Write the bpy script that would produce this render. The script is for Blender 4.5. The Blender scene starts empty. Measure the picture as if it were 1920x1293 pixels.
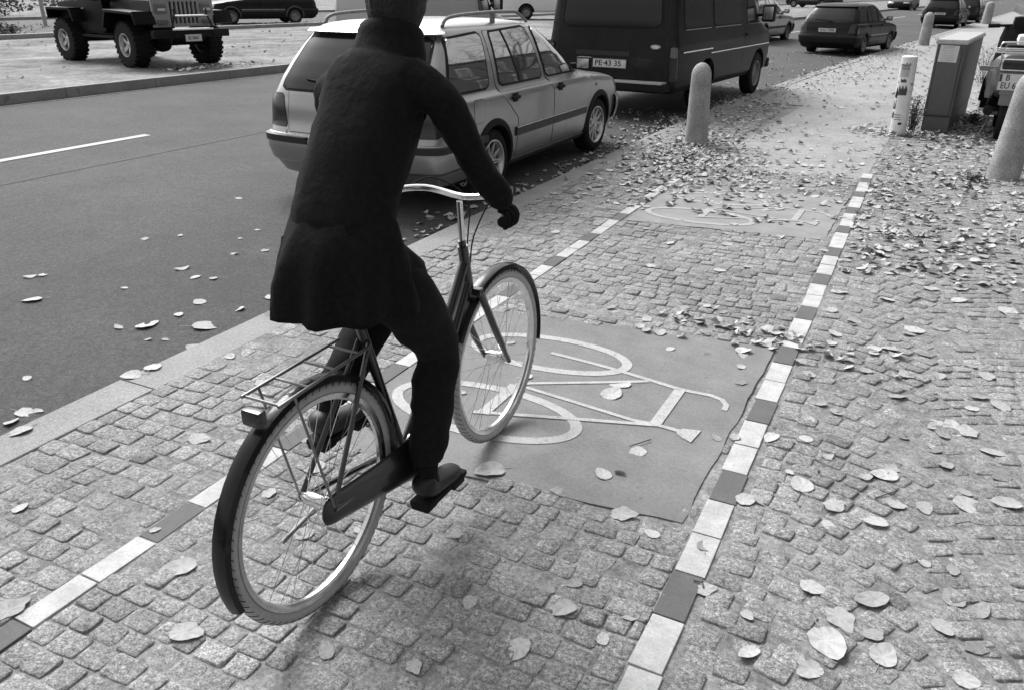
import bpy, bmesh, math, random
import numpy as np
from mathutils import Vector, Matrix
R = math.radians
rnd = random.Random(7)
sc = bpy.context.scene
col = sc.collection

# ------------------------------------------------------------------ camera
PITCH, YAW, ROLL, CAMZ = 0.41853, 0.46195, R(0.4), 1.70
cp, sp = math.cos(PITCH), math.sin(PITCH)
hh = Vector((-math.sin(YAW), math.cos(YAW), 0)); rr = Vector((math.cos(YAW), math.sin(YAW), 0)); zz = Vector((0, 0, 1))
fw = hh*cp - zz*sp; up = hh*sp + zz*cp
cr, sr = math.cos(ROLL), math.sin(ROLL)
cx = rr*cr + up*sr; cy = -rr*sr + up*cr
cam = bpy.data.cameras.new('camera'); camo = bpy.data.objects.new('camera', cam); col.objects.link(camo)
camo.matrix_world = Matrix(((cx.x, cy.x, -fw.x, 0), (cx.y, cy.y, -fw.y, 0), (cx.z, cy.z, -fw.z, CAMZ), (0, 0, 0, 1)))
cam.sensor_width = 36; cam.lens = 36*1500/1920; cam.clip_end = 2000; cam.clip_start = 0.05
cam.dof.use_dof = False
sc.camera = camo

# ------------------------------------------------------------------ light
SUN_EL, SUN_AZ = R(46), R(-58)      # azimuth from +Y (path direction), negative = to the left
w = bpy.data.worlds.new('World'); sc.world = w; w.use_nodes = True
nt = w.node_tree; nt.nodes.clear()
sky = nt.nodes.new('ShaderNodeTexSky'); sky.sky_type = 'NISHITA'; sky.sun_disc = False
sky.sun_elevation = SUN_EL; sky.sun_rotation = SUN_AZ; sky.air_density = 2.0; sky.dust_density = 5.0
bwn = nt.nodes.new('ShaderNodeRGBToBW'); bg = nt.nodes.new('ShaderNodeBackground'); wo = nt.nodes.new('ShaderNodeOutputWorld')
nt.links.new(sky.outputs[0], bwn.inputs[0]); nt.links.new(bwn.outputs[0], bg.inputs[0]); nt.links.new(bg.outputs[0], wo.inputs[0])
bg.inputs[1].default_value = 0.13
sun = bpy.data.lights.new('sun', 'SUN'); sun.energy = 1.5; sun.angle = R(28); sun.color = (1, 1, 1)
suno = bpy.data.objects.new('sun', sun); col.objects.link(suno)
sd = Vector((math.sin(SUN_AZ)*math.cos(SUN_EL), math.cos(SUN_AZ)*math.cos(SUN_EL), math.sin(SUN_EL)))
suno.rotation_euler = sd.to_track_quat('Z', 'Y').to_euler()
sc.view_settings.view_transform = 'Standard'; sc.view_settings.look = 'None'
sc.view_settings.exposure = 0.78; sc.view_settings.gamma = 1

# ------------------------------------------------------------------ helpers
def tag(o, label=None, cat=None, group=None, kind=None):
    if label: o['label'] = label
    if cat: o['category'] = cat
    if group: o['group'] = group
    if kind: o['kind'] = kind
    return o
def empty(name, loc=(0, 0, 0), rz=0, label=None, cat=None, group=None):
    o = bpy.data.objects.new(name, None); col.objects.link(o); o.location = loc; o.rotation_euler = (0, 0, rz)
    o.empty_display_size = 0.2
    return tag(o, label, cat, group)
def obj(name, bm, mats, parent=None, smooth=True, angle=35):
    me = bpy.data.meshes.new(name)
    if isinstance(bm, bmesh.types.BMesh):
        bm.normal_update()
        if smooth:
            ca = R(angle)
            for e in bm.edges:
                if len(e.link_faces) == 2 and e.calc_face_angle(0) > ca: e.smooth = False
            for f in bm.faces: f.smooth = True
        bm.to_mesh(me); bm.free()
    else:
        me.from_pydata(*bm)
        if smooth: me.polygons.foreach_set('use_smooth', [True]*len(me.polygons))
    if not isinstance(mats, (list, tuple)): mats = [mats]
    for m in mats: me.materials.append(m)
    o = bpy.data.objects.new(name, me); col.objects.link(o)
    if parent: o.parent = parent
    return o
def copy_tree(o, parent=None):
    c = o.copy(); col.objects.link(c)
    if parent: c.parent = parent
    for ch in list(o.children): copy_tree(ch, c)
    return c
def NB(): return bmesh.new()
def box(bm, c, s, rot=None, mi=0, bev=0):
    r = bmesh.ops.create_cube(bm, size=1)['verts']
    M = Matrix.Translation(c) @ (rot if rot is not None else Matrix()) @ Matrix.Diagonal((*s, 1))
    bmesh.ops.transform(bm, matrix=M, verts=r)
    fs = set(f for v in r for f in v.link_faces)
    for f in fs: f.material_index = mi
    if bev:
        es = list(set(e for v in r for e in v.link_edges))
        bmesh.ops.bevel(bm, geom=es, offset=bev, segments=2, affect='EDGES', profile=0.7)
def frustum(bm, c, s0, s1, h, mi=0, bev=0, sh=(0, 0)):
    vs = []
    for z, s, o in ((0, s0, (0, 0)), (h, s1, sh)):
        for a, b in ((-1, -1), (1, -1), (1, 1), (-1, 1)):
            vs.append(bm.verts.new((c[0]+o[0]+a*s[0]/2, c[1]+o[1]+b*s[1]/2, c[2]+z)))
    fs = [bm.faces.new([vs[i] for i in q]) for q in ((3, 2, 1, 0), (4, 5, 6, 7), (0, 1, 5, 4), (1, 2, 6, 5), (2, 3, 7, 6), (3, 0, 4, 7))]
    for f in fs: f.material_index = mi
    if bev:
        bmesh.ops.bevel(bm, geom=list(set(e for f in fs for e in f.edges)), offset=bev, segments=2, affect='EDGES')
def tube(bm, pts, r, n=8, mi=0, cap=True, closed=False):
    pts = [Vector(p) for p in pts]; rs = r if isinstance(r, (list, tuple)) else [r]*len(pts)
    rings = []; N = len(pts); prev = None
    for i, p in enumerate(pts):
        if closed: t = pts[(i+1) % N]-pts[i-1]
        else: t = (pts[min(i+1, N-1)]-pts[max(i-1, 0)])
        t.normalize()
        if prev is None:
            a = Vector((0, 0, 1)) if abs(t.z) < .9 else Vector((1, 0, 0))
            u = t.cross(a).normalized()
        else:
            u = (prev-t*prev.dot(t)).normalized()
        prev = u; v = t.cross(u)
        rings.append([bm.verts.new(p+(u*math.cos(k*2*math.pi/n)+v*math.sin(k*2*math.pi/n))*rs[i]) for k in range(n)])
    m = N if closed else N-1
    for i in range(m):
        a, b = rings[i], rings[(i+1) % N]
        for k in range(n):
            f = bm.faces.new((a[k], a[(k+1) % n], b[(k+1) % n], b[k])); f.material_index = mi
    if cap and not closed:
        bm.faces.new(rings[0][::-1]).material_index = mi; bm.faces.new(rings[-1]).material_index = mi
def arc(pts, n=6, rad=None):
    """Catmull-Rom through points"""
    P = [Vector(p) for p in pts]; out = []
    for i in range(len(P)-1):
        a, b, c, d = P[max(i-1, 0)], P[i], P[i+1], P[min(i+2, len(P)-1)]
        for k in range(n):
            t = k/n
            out.append(0.5*((2*b)+(c-a)*t+(2*a-5*b+4*c-d)*t*t+(3*b-a-3*c+d)*t**3))
    out.append(P[-1]); return out
def lathe(bm, prof, n=32, M=None, mi=0, closed=False):
    """prof: list of (r, h); axis local Z, then M"""
    M = M or Matrix(); rings = []
    for r_, h_ in prof:
        if r_ < 1e-6: rings.append([bm.verts.new(M @ Vector((0, 0, h_)))])
        else: rings.append([bm.verts.new(M @ Vector((r_*math.cos(k*2*math.pi/n), r_*math.sin(k*2*math.pi/n), h_))) for k in range(n)])
    L = len(rings)
    for i in range(L if closed else L-1):
        a, b = rings[i], rings[(i+1) % L]
        for k in range(n):
            k2 = (k+1) % n
            q = [a[k % len(a)], a[k2 % len(a)], b[k2 % len(b)], b[k % len(b)]]
            q = [v for j, v in enumerate(q) if v not in q[:j]]
            if len(q) > 2: bm.faces.new(q).material_index = mi
def text(s, size, parent, M, mat, name='lettering', ext=0.0015, sx=1.0):
    cu = bpy.data.curves.new('t', 'FONT'); cu.body = s; cu.size = size; cu.align_x = 'CENTER'; cu.align_y = 'CENTER'; cu.extrude = ext; cu.offset = size*0.012
    cu.resolution_u = 3
    o = bpy.data.objects.new('t', cu); col.objects.link(o)
    dg = bpy.context.evaluated_depsgraph_get(); me = bpy.data.meshes.new_from_object(o.evaluated_get(dg))
    bpy.data.objects.remove(o); bpy.data.curves.remove(cu)
    me.transform(M @ Matrix.Diagonal((sx, 1, 1, 1))); me.materials.clear(); me.materials.append(mat)
    q = bpy.data.objects.new(name, me); col.objects.link(q); q.parent = parent
    return q

# ------------------------------------------------------------------ materials (all greys: the photograph is black and white)
def mat(name, v, rough=0.6, metal=0.0, spec=0.5, n=None, bump=None, coat=0, coords='Object', spots=None, attr=None):
    """v grey value; n=(scale, amount, detail) multiplies; bump=(scale, strength, dist); spots=(scale, thr, value)"""
    m = bpy.data.materials.new(name); m.use_nodes = True; t = m.node_tree; b = t.nodes['Principled BSDF']
    b.inputs['Roughness'].default_value = rough; b.inputs['Metallic'].default_value = metal
    b.inputs['Specular IOR Level'].default_value = spec; b.inputs['Coat Weight'].default_value = coat; b.inputs['Coat Roughness'].default_value = 0.05
    b.inputs['Base Color'].default_value = (v, v, v, 1)
    tc = t.nodes.new('ShaderNodeTexCoord'); L = t.links.new
    val = None
    def noise(scale, detail=4, rg=.6):
        q = t.nodes.new('ShaderNodeTexNoise'); q.inputs['Scale'].default_value = scale; q.inputs['Detail'].default_value = detail
        q.inputs['Roughness'].default_value = rg; L(tc.outputs[coords], q.inputs['Vector']); return q.outputs['Fac']
    def mr(src, a, b2, c, d):
        q = t.nodes.new('ShaderNodeMapRange'); L(src, q.inputs[0])
        for i, x in zip((1, 2, 3, 4), (a, b2, c, d)): q.inputs[i].default_value = x
        return q.outputs[0]
    def mul(a, b2, op='MULTIPLY'):
        q = t.nodes.new('ShaderNodeMath'); q.operation = op
        for i, x in enumerate((a, b2)):
            if isinstance(x, (int, float)): q.inputs[i].default_value = x
            else: L(x, q.inputs[i])
        return q.outputs[0]
    if attr:
        q = t.nodes.new('ShaderNodeAttribute'); q.attribute_name = attr; val = mul(q.outputs['Fac'], v)
    if n:
        for nn in (n if isinstance(n, list) else [n]):
            f = mr(noise(nn[0], nn[2] if len(nn) > 2 else 4), .3, .7, 1-nn[1], 1+nn[1])
            val = mul(f, v) if val is None else mul(f, val)
    if spots:
        for s_ in (spots if isinstance(spots, list) else [spots]):
            f = mr(noise(s_[0], 2, .5), s_[1], s_[1]+.04, 0, 1)
            q = t.nodes.new('ShaderNodeMix'); q.data_type = 'FLOAT'; L(f, q.inputs[0])
            if val is None: q.inputs[2].default_value = v
            else: L(val, q.inputs[2])
            q.inputs[3].default_value = s_[2]; val = q.outputs[0]
    if val is not None:
        q = t.nodes.new('ShaderNodeCombineColor')
        for i in range(3): L(val, q.inputs[i])
        L(q.outputs[0], b.inputs['Base Color'])
    if bump:
        hsum = None
        for bb in (bump if isinstance(bump, list) else [bump]):
            f = mul(noise(bb[0], 5), bb[2]); hsum = f if hsum is None else mul(hsum, f, 'ADD')
        q = t.nodes.new('ShaderNodeBump'); q.inputs['Distance'].default_value = 1.0
        q.inputs['Strength'].default_value = (bump[0] if isinstance(bump, list) else bump)[1]
        L(hsum, q.inputs['Height']); L(q.outputs[0], b.inputs['Normal'])
    return m
M = dict(
  cobble=mat('granite cobble', .25, .85, n=[(190, .62, 3), (70, .5, 3), (22, .22), (.7, .20)], bump=[(60, .9, .006), (200, 1, .004)], spots=(85, .69, .12), attr='tone'),
  sand=mat('joint sand', .22, .95, n=[(260, .4), (60, .4), (9, .35), (1.5, .15)], bump=(180, .8, .003)),
  farpave=mat('far paving', .30, .85, n=[(9, .18), (60, .15)], bump=(40, .5, .01)),
  kerb=mat('kerb granite', .26, .8, n=[(200, .35, 3), (60, .2), (3, .16)], bump=(200, .5, .002), spots=[(4.3, .68, .17), (90, .70, .12)]),
  asphalt=mat('asphalt', .066, .85, n=[(140, .5, 4), (45, .35, 4), (12, .12), (.35, .22), (1.6, .14)], bump=[(110, 1, .010), (60, .9, .006)], spots=(150, .66, .16)),
  paintline=mat('road paint', .48, .8, n=[(40, .12), (250, .15)]),
  dirt=mat('median dirt', .22, .95, n=[(.5, .35), (1.6, .45), (9, .35), (50, .25)], bump=(10, .9, .08), spots=[(14, .70, .42), (6, .70, .07)]),
  smooth=mat('cycle path concrete', .30, .85, n=[(1.2, .14), (8, .14), (35, .22), (110, .2)], bump=(30, .8, .010)),
  patch=mat('coloured patch', .20, .85, n=[(1.4, .14), (7, .12), (60, .12), (200, .22)], bump=(120, .8, .003), spots=[(11, .70, .14), (90, .72, .3)]),
  patchfar=mat('worn patch', .26, .85, n=[(1.4, .10), (7, .12), (250, .12)], bump=(170, .5, .002)),
  symbol=mat('path symbol paint', .42, .85, n=[(9, .12), (120, .22)], spots=[(130, .66, .25), (30, .66, .3)]),
  symbolfar=mat('worn symbol paint', .38, .85, n=[(9, .14), (90, .25)], spots=(60, .62, .36)),
  white=mat('white paving stone', .47, .8, n=[(3, .12), (12, .14), (120, .16)], bump=(200, .3, .002), spots=(45, .71, .3)),
  grey=mat('grey paving stone', .115, .85, n=[(8, .12), (220, .2)], bump=(200, .3, .002), spots=(45, .73, .3)),
  concrete=mat('exposed aggregate', .34, .85, n=[(120, .5, 2), (6, .2), (2, .22)], bump=(100, .8, .006), spots=(110, .64, .10)),
  silver=mat('silver paint', .34, .34, .85, .5, n=[(2.5, .06), (120, .08)], coat=.5, spots=(55, .76, .30)),
  palepaint=mat('pale van paint', .5, .35, .1, .5, coat=.5),
  whitepaint=mat('white paint', .7, .35, 0, .5, coat=.5),
  dark=mat('dark van paint', .014, .5, 0, .2, n=[(2, .25), (11, .2)], coat=.06),
  black=mat('black car paint', .006, .4, 0, .22, n=(3, .2), coat=.10), jeepblack=mat('worn black paint', .004, .5, 0, .12, n=(5, .3), coat=.04),
  blackm=mat('black plastic', .010, .7, spec=.25, n=(30, .25)),
  rubber=mat('tyre rubber', .012, .85, spec=.25, n=(40, .3), bump=(90, .4, .003)),
  trim=mat('grey plastic trim', .055, .6, n=(20, .2)),
  chrome=mat('bright metal', .75, .22, 1.0, n=(30, .1)),
  rim=mat('alloy rim', .55, .35, .8, n=[(14, .15), (90, .2)]),
  steel=mat('dull steel', .22, .5, .6, n=(20, .2)),
  glass=mat('dark car glass', .42, .03, 1.0, .9),
  glassd=mat('shaded car glass', .012, .15, 0, .4),
  lens=mat('dark lamp lens', .018, .2, 0, .4, coat=.25),
  lensm=mat('mid lamp lens', .14, .2, 0, .6, coat=1),
  lensl=mat('clear lamp lens', .6, .15, 0, .6, coat=1),
  plate=mat('number plate', .62, .45, n=(60, .06)),
  ink=mat('black lettering', .015, .5),
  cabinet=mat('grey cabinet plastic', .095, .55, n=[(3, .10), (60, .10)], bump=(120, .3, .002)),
  cabtop=mat('cabinet lid and skylit step', .42, .5, n=(12, .1)),
  paper=mat('paper notice', .62, .7, n=(10, .08)),
  faint=mat('faded print', .42, .7, n=(60, .2)),
  postw=mat('post white', .72, .5, n=[(12, .12), (60, .1)], spots=(9, .66, .35)),
  coat=mat('black coat cloth', .010, .9, spec=.15, n=(60, .3), bump=(25, .5, .01)),
  trouser=mat('dark trouser cloth', .012, .9, spec=.15, n=(60, .3)),
  skin=mat('skin', .30, .6), hair=mat('dark hair', .006, .6, n=(90, .3), bump=(120, .8, .01)),
  shoe=mat('black shoe', .015, .5),
  bikeblack=mat('bicycle black enamel', .012, .3, coat=.5), palerub=mat('pale tyre rubber', .42, .7, n=(60, .1)),
  leaf=mat('fallen leaf', 1.0, .75, n=[(25, .16), (120, .1)], attr='tone', bump=(60, .3, .004)),
  weed=mat('weeds', .07, .8, n=(30, .4)),
  bark=mat('bark', .07, .9, n=(20, .3)),
  wall=mat('facade', .018, .8, n=(1, .15)),
  fence=mat('pale timber', .36, .8, n=(20, .2)),
  bag=mat('pale seat cover', .75, .6, n=(20, .08)),
)

# ------------------------------------------------------------------ ground layout
def bend(y): return 0.108*3*math.log1p(math.exp((y-14)/3)) if y < 200 else 0.108*(y-14)
CS = 0.035; KX, KI = -3.18, -2.95; FK = -11.36
def roadz(x): return -.09+CS*(KX-x)
MZ = roadz(FK)+.13
ystat = [-6, -3, 0]+[i*.5 for i in range(1, 40)]+[20+i for i in range(30)]+[50, 56, 64, 75, 90, 110, 140, 180, 260, 400, 700]
def strip(name, prof, m, ys=ystat, kind='structure', straight=False):
    vs = []; fs = []; n = len(prof)
    for y in ys:
        b = 0 if straight else bend(y)
        for x, z in prof: vs.append((x+b, y, z))
    for i in range(len(ys)-1):
        for j in range(n-1):
            a = i*n+j; fs.append((a, a+1, a+n+1, a+n))
    o = obj(name, (vs, [], fs), m, smooth=False); tag(o, kind=kind); return o
strip('road', [(FK-.02, roadz(FK-.02)), (-8, roadz(-8)), (KX+.02, roadz(KX+.02))], M['asphalt'])
strip('ground', [(-700, MZ-.35), (-60, MZ-.02), (-24.2, MZ), (-20, MZ), (-11.6, MZ), (-11.5, MZ-.02), (-11.5, MZ-.3)], M['dirt'])
strip('far_pavement', [(KI, -.01), (0, -.01), (12, -.01), (700, -.01)], M['farpave'], [14.2]+[y for y in ystat if y > 14.2])
strip('ground_beyond', [(2.9, -.012), (12, -.01), (700, -.01)], M['farpave'], [-6, 0, 14.2])
strip('side_road', [(-36.5, MZ+.006), (-25.2, MZ+.006)], M['asphalt'], ystat)
# kerbs: one object each, joints cut between the stones
def kerb(name, x0, x1, z0, z1, y0, y1, ln, m):
    bm = NB(); y = y0; 
    while y < y1:
        L_ = ln if y < 40 else ln*4
        ym = min(y+L_, y1); g = .013 if y < 20 else 0
        vs = []
        c = .012
        prof = [(x0, z0), (x0, z1-c), (x0+c, z1), (x1-.004, z1), (x1, z1-.004), (x1, z0)]
        ra = []; dz = rnd.uniform(-.003, .003)
        for yy in (y+g/2, ym-g/2):
            b = bend(yy); ra.append([bm.verts.new((px+b, yy, pz+dz)) for px, pz in prof])
        for j in range(5): bm.faces.new((ra[0][j], ra[0][j+1], ra[1][j+1], ra[1][j]))
        bm.faces.new(ra[0][::-1]); bm.faces.new(ra[1]); y = ym
    o = obj(name, bm, m, smooth=False); tag(o, kind='structure')
kerb('kerb', KX, KI, -.3, .002, -3.1, 120, 1.77, M['kerb'])
strip('kerb_footing', [(KX+.03, -.02), (KI-.01, -.02)], M['sand'])
kerb('far_kerb', FK-.14, FK, MZ-.4, MZ+.01, -8, 200, 1.6, M['kerb'])
kerb('inner_kerb', -23.6, -23.3, MZ-.2, MZ+.12, 0, 200, 2.5, M['kerb'])
kerb('outer_kerb', -36.8, -36.5, MZ-.2, MZ+.13, 0, 200, 2.5, M['kerb'])
# lane markings, gutter joint
def marks(name, x, wd, segs, m, dz=.005, zf=roadz):
    vs = []; fs = []
    for a, b_ in segs:
        n = max(1, int((b_-a)/1.0)); k0 = len(vs)
        for i in range(n+1):
            y = a+(b_-a)*i/n; b = bend(y)
            vs += [(x-wd/2+b, y, zf(x-wd/2)+dz), (x+wd/2+b, y, zf(x+wd/2)+dz)]
        for i in range(n): q = k0+2*i; fs.append((q, q+1, q+3, q+2))
    o = obj(name, (vs, [], fs), m, smooth=False); tag(o, kind='structure')
marks('lane_marking', -8.22, .11, [(.7, 6.72)]+[(6.72+6+k*12, 6.72+12+k*12) for k in range(14)], M['paintline'])
marks('road_seam', -7.32, .02, [(0, 30)], mat('seam', .12, .9, n=(60, .3)), .004)
marks('kerb_marking', -11.24, .05, [(-2, 60)], mat('dusty gutter', .2, .9, n=[(30, .3), (3, .3)]), .004)

# cobbles: every stone real geometry inside one paved sheet
def stones(name, cells, m):
    """cells: list of (cx, cy, hw, hl, ang, tone)"""
    N = len(cells); C = np.array(cells); rs = np.random.RandomState(3)
    ring = np.array([(-1, -.78), (-.84, -1), (.84, -1), (1, -.78), (1, .78), (.84, 1), (-.84, 1), (-1, .78)])
    k = 8
    jit = 1+rs.uniform(-.10, .055, (N, k, 2))
    base = ring[None]*jit
    def place(sc_, z, dzr=0):
        loc = base*np.stack([C[:, 2]*1, C[:, 3]*1], 1)[:, None, :]
        if sc_: loc = loc-np.sign(loc)*np.minimum(np.abs(loc), sc_)
        ca, sa = np.cos(C[:, 4])[:, None], np.sin(C[:, 4])[:, None]
        x = loc[..., 0]*ca-loc[..., 1]*sa; y = loc[..., 0]*sa+loc[..., 1]*ca
        zz_ = z+tilt[:, :1]*x+tilt[:, 1:]*y+H0[:, None]
        if dzr: zz_ = zz_+rs.uniform(-dzr, dzr, zz_.shape)
        return np.stack([x+C[:, 0:1], y+C[:, 1:2], zz_], -1)
    tilt = rs.normal(0, .032, (N, 2)); H0 = rs.normal(0, .0024, N)
    r0 = place(0, -.03); r1 = place(0, -.0026, .0012); r2 = place(.0020, -.0006, .0012); r3 = place(.014, .0000, .0018)
    cen = np.stack([C[:, 0], C[:, 1], .0016+H0+rs.uniform(-.0015, .0015, N)], -1)[:, None, :]
    V = np.concatenate([r0, r1, r2, r3, cen], 1)        # N x 33
    per = 33; faces = []; 
    tmpl = []
    for a in range(3):
        for j in range(k): tmpl.append((a*k+j, a*k+(j+1) % k, (a+1)*k+(j+1) % k, (a+1)*k+j))
    quads = np.array(tmpl); tri = np.array([(24+j, 24+(j+1) % k, 32) for j in range(k)])
    off = (np.arange(N)*per)[:, None, None]
    Q = (quads[None]+off).reshape(-1, 4); T = (tri[None]+off).reshape(-1, 3)
    me = bpy.data.meshes.new(name); nv = N*per
    me.vertices.add(nv); me.vertices.foreach_set('co', V.reshape(-1).astype(np.float32))
    loops = np.concatenate([Q.reshape(-1), T.reshape(-1)]); me.loops.add(len(loops)); me.loops.foreach_set('vertex_index', loops.astype(np.int32))
    st = np.concatenate([np.arange(len(Q))*4, len(Q)*4+np.arange(len(T))*3])
    me.polygons.add(len(st)); me.polygons.foreach_set('loop_start', st.astype(np.int32))
    me.polygons.foreach_set('use_smooth', [True]*len(st))
    me.update(calc_edges=True)
    at = me.attributes.new('tone', 'FLOAT', 'POINT'); at.data.foreach_set('value', np.repeat(C[:, 5], per).astype(np.float32))
    me.materials.append(m); o = bpy.data.objects.new(name, me); col.objects.link(o); return o
BL0, BL1, BR0, BR1 = -2.118, -2.030, -.447, -.348      # the two bands of slabs
PATCH = [(-1.76, 2.20), (-.491, 2.33), (-.467, 4.02), (-2.0, 3.82), (-2.025, 3.0), (-2.02, 2.19)]
PATCH2 = [(-2.0, 6.06), (-.50, 6.22), (-.47, 7.72), (-2.0, 7.33)]
def inpoly(x, y, P):
    c = False
    for i in range(len(P)):
        x1, y1 = P[i-1]; x2, y2 = P[i]
        if (y1 > y) != (y2 > y) and x < (x2-x1)*(y-y1)/(y2-y1)+x1: c = not c
    return c
cells = []
def tone():
    t_ = rnd.gauss(1, .11)
    if rnd.random() < .04: t_ *= .72
    return t_
def kept(x, y): return not (inpoly(x, y, PATCH) or inpoly(x, y, PATCH2))
def rows(x0, x1, y0, y1, pitch, ln, wav, ph):
    y = y0; X0, X1 = x0, x1
    while y < y1:
        h = pitch*rnd.uniform(.9, 1.12); sh = bend(y) if y > 8.9 else 0; x = x0 = X0+sh; x1 = X1+sh
        while x < x1-.02:
            L_ = min(ln*rnd.uniform(.78, 1.25), x1-x)
            if x1-(x+L_) < ln*.4: L_ = x1-x
            cxx, cyy = x+L_/2, y+h/2+wav*math.sin(cxx_ph(x+L_/2, ph, y))
            a = wav*.5*math.cos(cxx_ph(x+L_/2, ph, y))+rnd.gauss(0, .03)
            if y < 8.6 or not (-2.03 < cxx < -.44):
                if kept(cxx, cyy): cells.append((cxx, cyy, L_/2-.0012-rnd.uniform(0, .0035), h/2-.0012-rnd.uniform(0, .0035), a, tone()))
            x += L_
        y += h
def cxx_ph(x, ph, y): return x*3.1+ph+y*.35
rows(BL1+.003, BR0-.003, -.2, 8.7, .080, .094, .012, 0)
rows(KI+.004, BL0-.003, -.2, 8.9, .090, .102, .018, 1.4); rows(KI+.004, -2.024, 8.9, 14.3, .090, .102, .018, 1.4)
# right-hand pavement: laid in small segmental arches
y = -.6
while y < 14.3:
    h = .086*rnd.uniform(.92, 1.1); x = (BR1+.003 if y < 8.9 else BR0+bend(y)+.012)+rnd.uniform(0, .03); x1 = 1.35 if y < 9 else 2.9
    off = int(y/.096) % 2*.05
    while x < x1:
        L_ = .100*rnd.uniform(.8, 1.22); xm = x+L_/2
        u = ((xm-BR1-.62+off*0)/1.24) % 1.0*2-1
        f = min(1, (xm-BR1)/.25)
        yy = y+h/2+f*.24*(1-u*u); a = math.atan(f*.24*-2*u/.62)
        if yy < 14.25: cells.append((xm, yy, L_/2-.002-rnd.uniform(0, .003), h/2*math.cos(a)-.0015-rnd.uniform(0, .003), a*.85+rnd.gauss(0, .04), tone()))
        x += L_
    y += h
tag(stones('pavement', cells, M['cobble']), kind='structure')
# sand bed between the stones (uneven, so some joints are full and others open)
def bed():
    x0, x1, y0, y1, s = KI-.01, 2.95, -.7, 14.25, .045
    nx, ny = int((x1-x0)/s), int((y1-y0)/s); vs = []; fs = []
    from mathutils import noise as mn
    for j in range(ny+1):
        for i in range(nx+1):
            px, py = x0+(x1-x0)*i/nx, y0+(y1-y0)*j/ny
            z = -.0040+.0062*mn.noise(Vector((px*1.6, py*1.6, 0)))+.0036*mn.noise(Vector((px*9, py*9, 3)))
            z = min(z, -.0012)
            if py > 8.6 and -2.03 < px < -.44: z = -.02
            if inpoly(px, py, PATCH) or inpoly(px, py, PATCH2): z = -.012
            vs.append((px, py, z))
    for j in range(ny):
        for i in range(nx): a = j*(nx+1)+i; fs.append((a, a+1, a+nx+2, a+nx+1))
    tag(obj('sand_bed', (vs, [], fs), M['sand']), kind='structure')
bed()
# smooth part of the cycle path, the coloured patches
def poly_slab(name, P, z0, z1, m, kind='structure', rough=.0, parent=None, seg=.08):
    bm = NB(); pts = []
    for i in range(len(P)):
        a, b = Vector(P[i]), Vector(P[(i+1) % len(P)]); n = max(1, int((b-a).length/seg)) if rough else 1
        for k in range(n):
            p = a.lerp(b, k/n); 
            if k: p = p+Vector((rnd.uniform(-rough, rough), rnd.uniform(-rough, rough)))
            pts.append(p)
    f = bm.faces.new([bm.verts.new((p.x, p.y, z1)) for p in pts]); f.normal_update()
    if f.normal.z < 0: f.normal_flip()
    r = bmesh.ops.extrude_face_region(bm, geom=[f]); vs = [v for v in r['geom'] if isinstance(v, bmesh.types.BMVert)]
    for v in vs: v.co.z = z0
    bmesh.ops.triangulate(bm, faces=[f_ for f_ in bm.faces if len(f_.verts) > 4])
    bmesh.ops.recalc_face_normals(bm, faces=bm.faces)
    o = obj(name, bm, m, parent, smooth=False)
    if kind: tag(o, kind=kind)
    return o
yb = [8.75+.5*i for i in range(12)]
strip('cycle_path', [(-2.02, -.003), (-.452, -.003)], M['smooth'], [8.45]+[9+.5*i for i in range(30)]+[24+2*i for i in range(16)])
poly_slab('painted_patch', PATCH, -.02, .0006, M['patch'], rough=.006)
poly_slab('worn_patch', PATCH2, -.02, .0006, M['patchfar'], rough=.006)
def band(name, x0, x1, start, pitch, dark0, y1, m, pick, wb):
    bm = NB(); k = -10
    while start+k*pitch < y1:
        ya = start+k*pitch
        if (k % 3 == dark0) == pick and ya > -1:
            dx = rnd.uniform(-.004, .004)
            box(bm, ((x0+x1)/2+dx, ya+pitch/2, -.028+rnd.uniform(-.001, .0015)), (x1-x0-.002, pitch-rnd.uniform(.005, .009), .06), bev=.003, rot=Matrix.Rotation(rnd.gauss(0, .008), 4, 'Z'))
        k += 1
    tag(obj(name, bm, m, smooth=False), kind='structure')
for nm, mt, pk in (('white_edge_stones', M['white'], False), ('grey_edge_stones', M['grey'], True)):
    band(nm, BR0, BR1, 1.855, .2205, 0, 8.8, mt, pk, .1)
    band(nm, BL0, BL1, 1.416, .219, 0, 8.9, mt, pk, .1)

# bicycle pictogram
def stroke(bm, pts, wd, z=.0032, closed=False, wf=None):
    P = [Vector((p[0], p[1], 0)) for p in pts]; n = len(P); A = []
    for i, p in enumerate(P):
        t_ = (P[(i+1) % n]-P[i-1]) if closed else (P[min(i+1, n-1)]-P[max(i-1, 0)])
        t_.normalize(); q = Vector((-t_.y, t_.x, 0))*(wf(i) if wf else wd)/2
        A.append([bm.verts.new((p+q*s).to_tuple()[:2]+(zz_,)) for s, zz_ in ((1, .0012), (1, z), (-1, z), (-1, .0012))])
    for i in range(n if closed else n-1):
        a, b = A[i], A[(i+1) % n]
        for j in range(3): bm.faces.new((a[j], a[j+1], b[j+1], b[j]))
    if not closed:
        bm.faces.new(A[0][::-1]); bm.faces.new(A[-1])
def ell(c, a, b, ang, n=48):
    return [(c[0]+a*math.cos(t)*math.cos(ang)-b*math.sin(t)*math.sin(ang), c[1]+a*math.cos(t)*math.sin(ang)+b*math.sin(t)*math.cos(ang)) for t in [2*math.pi*i/n for i in range(n)]]
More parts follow.
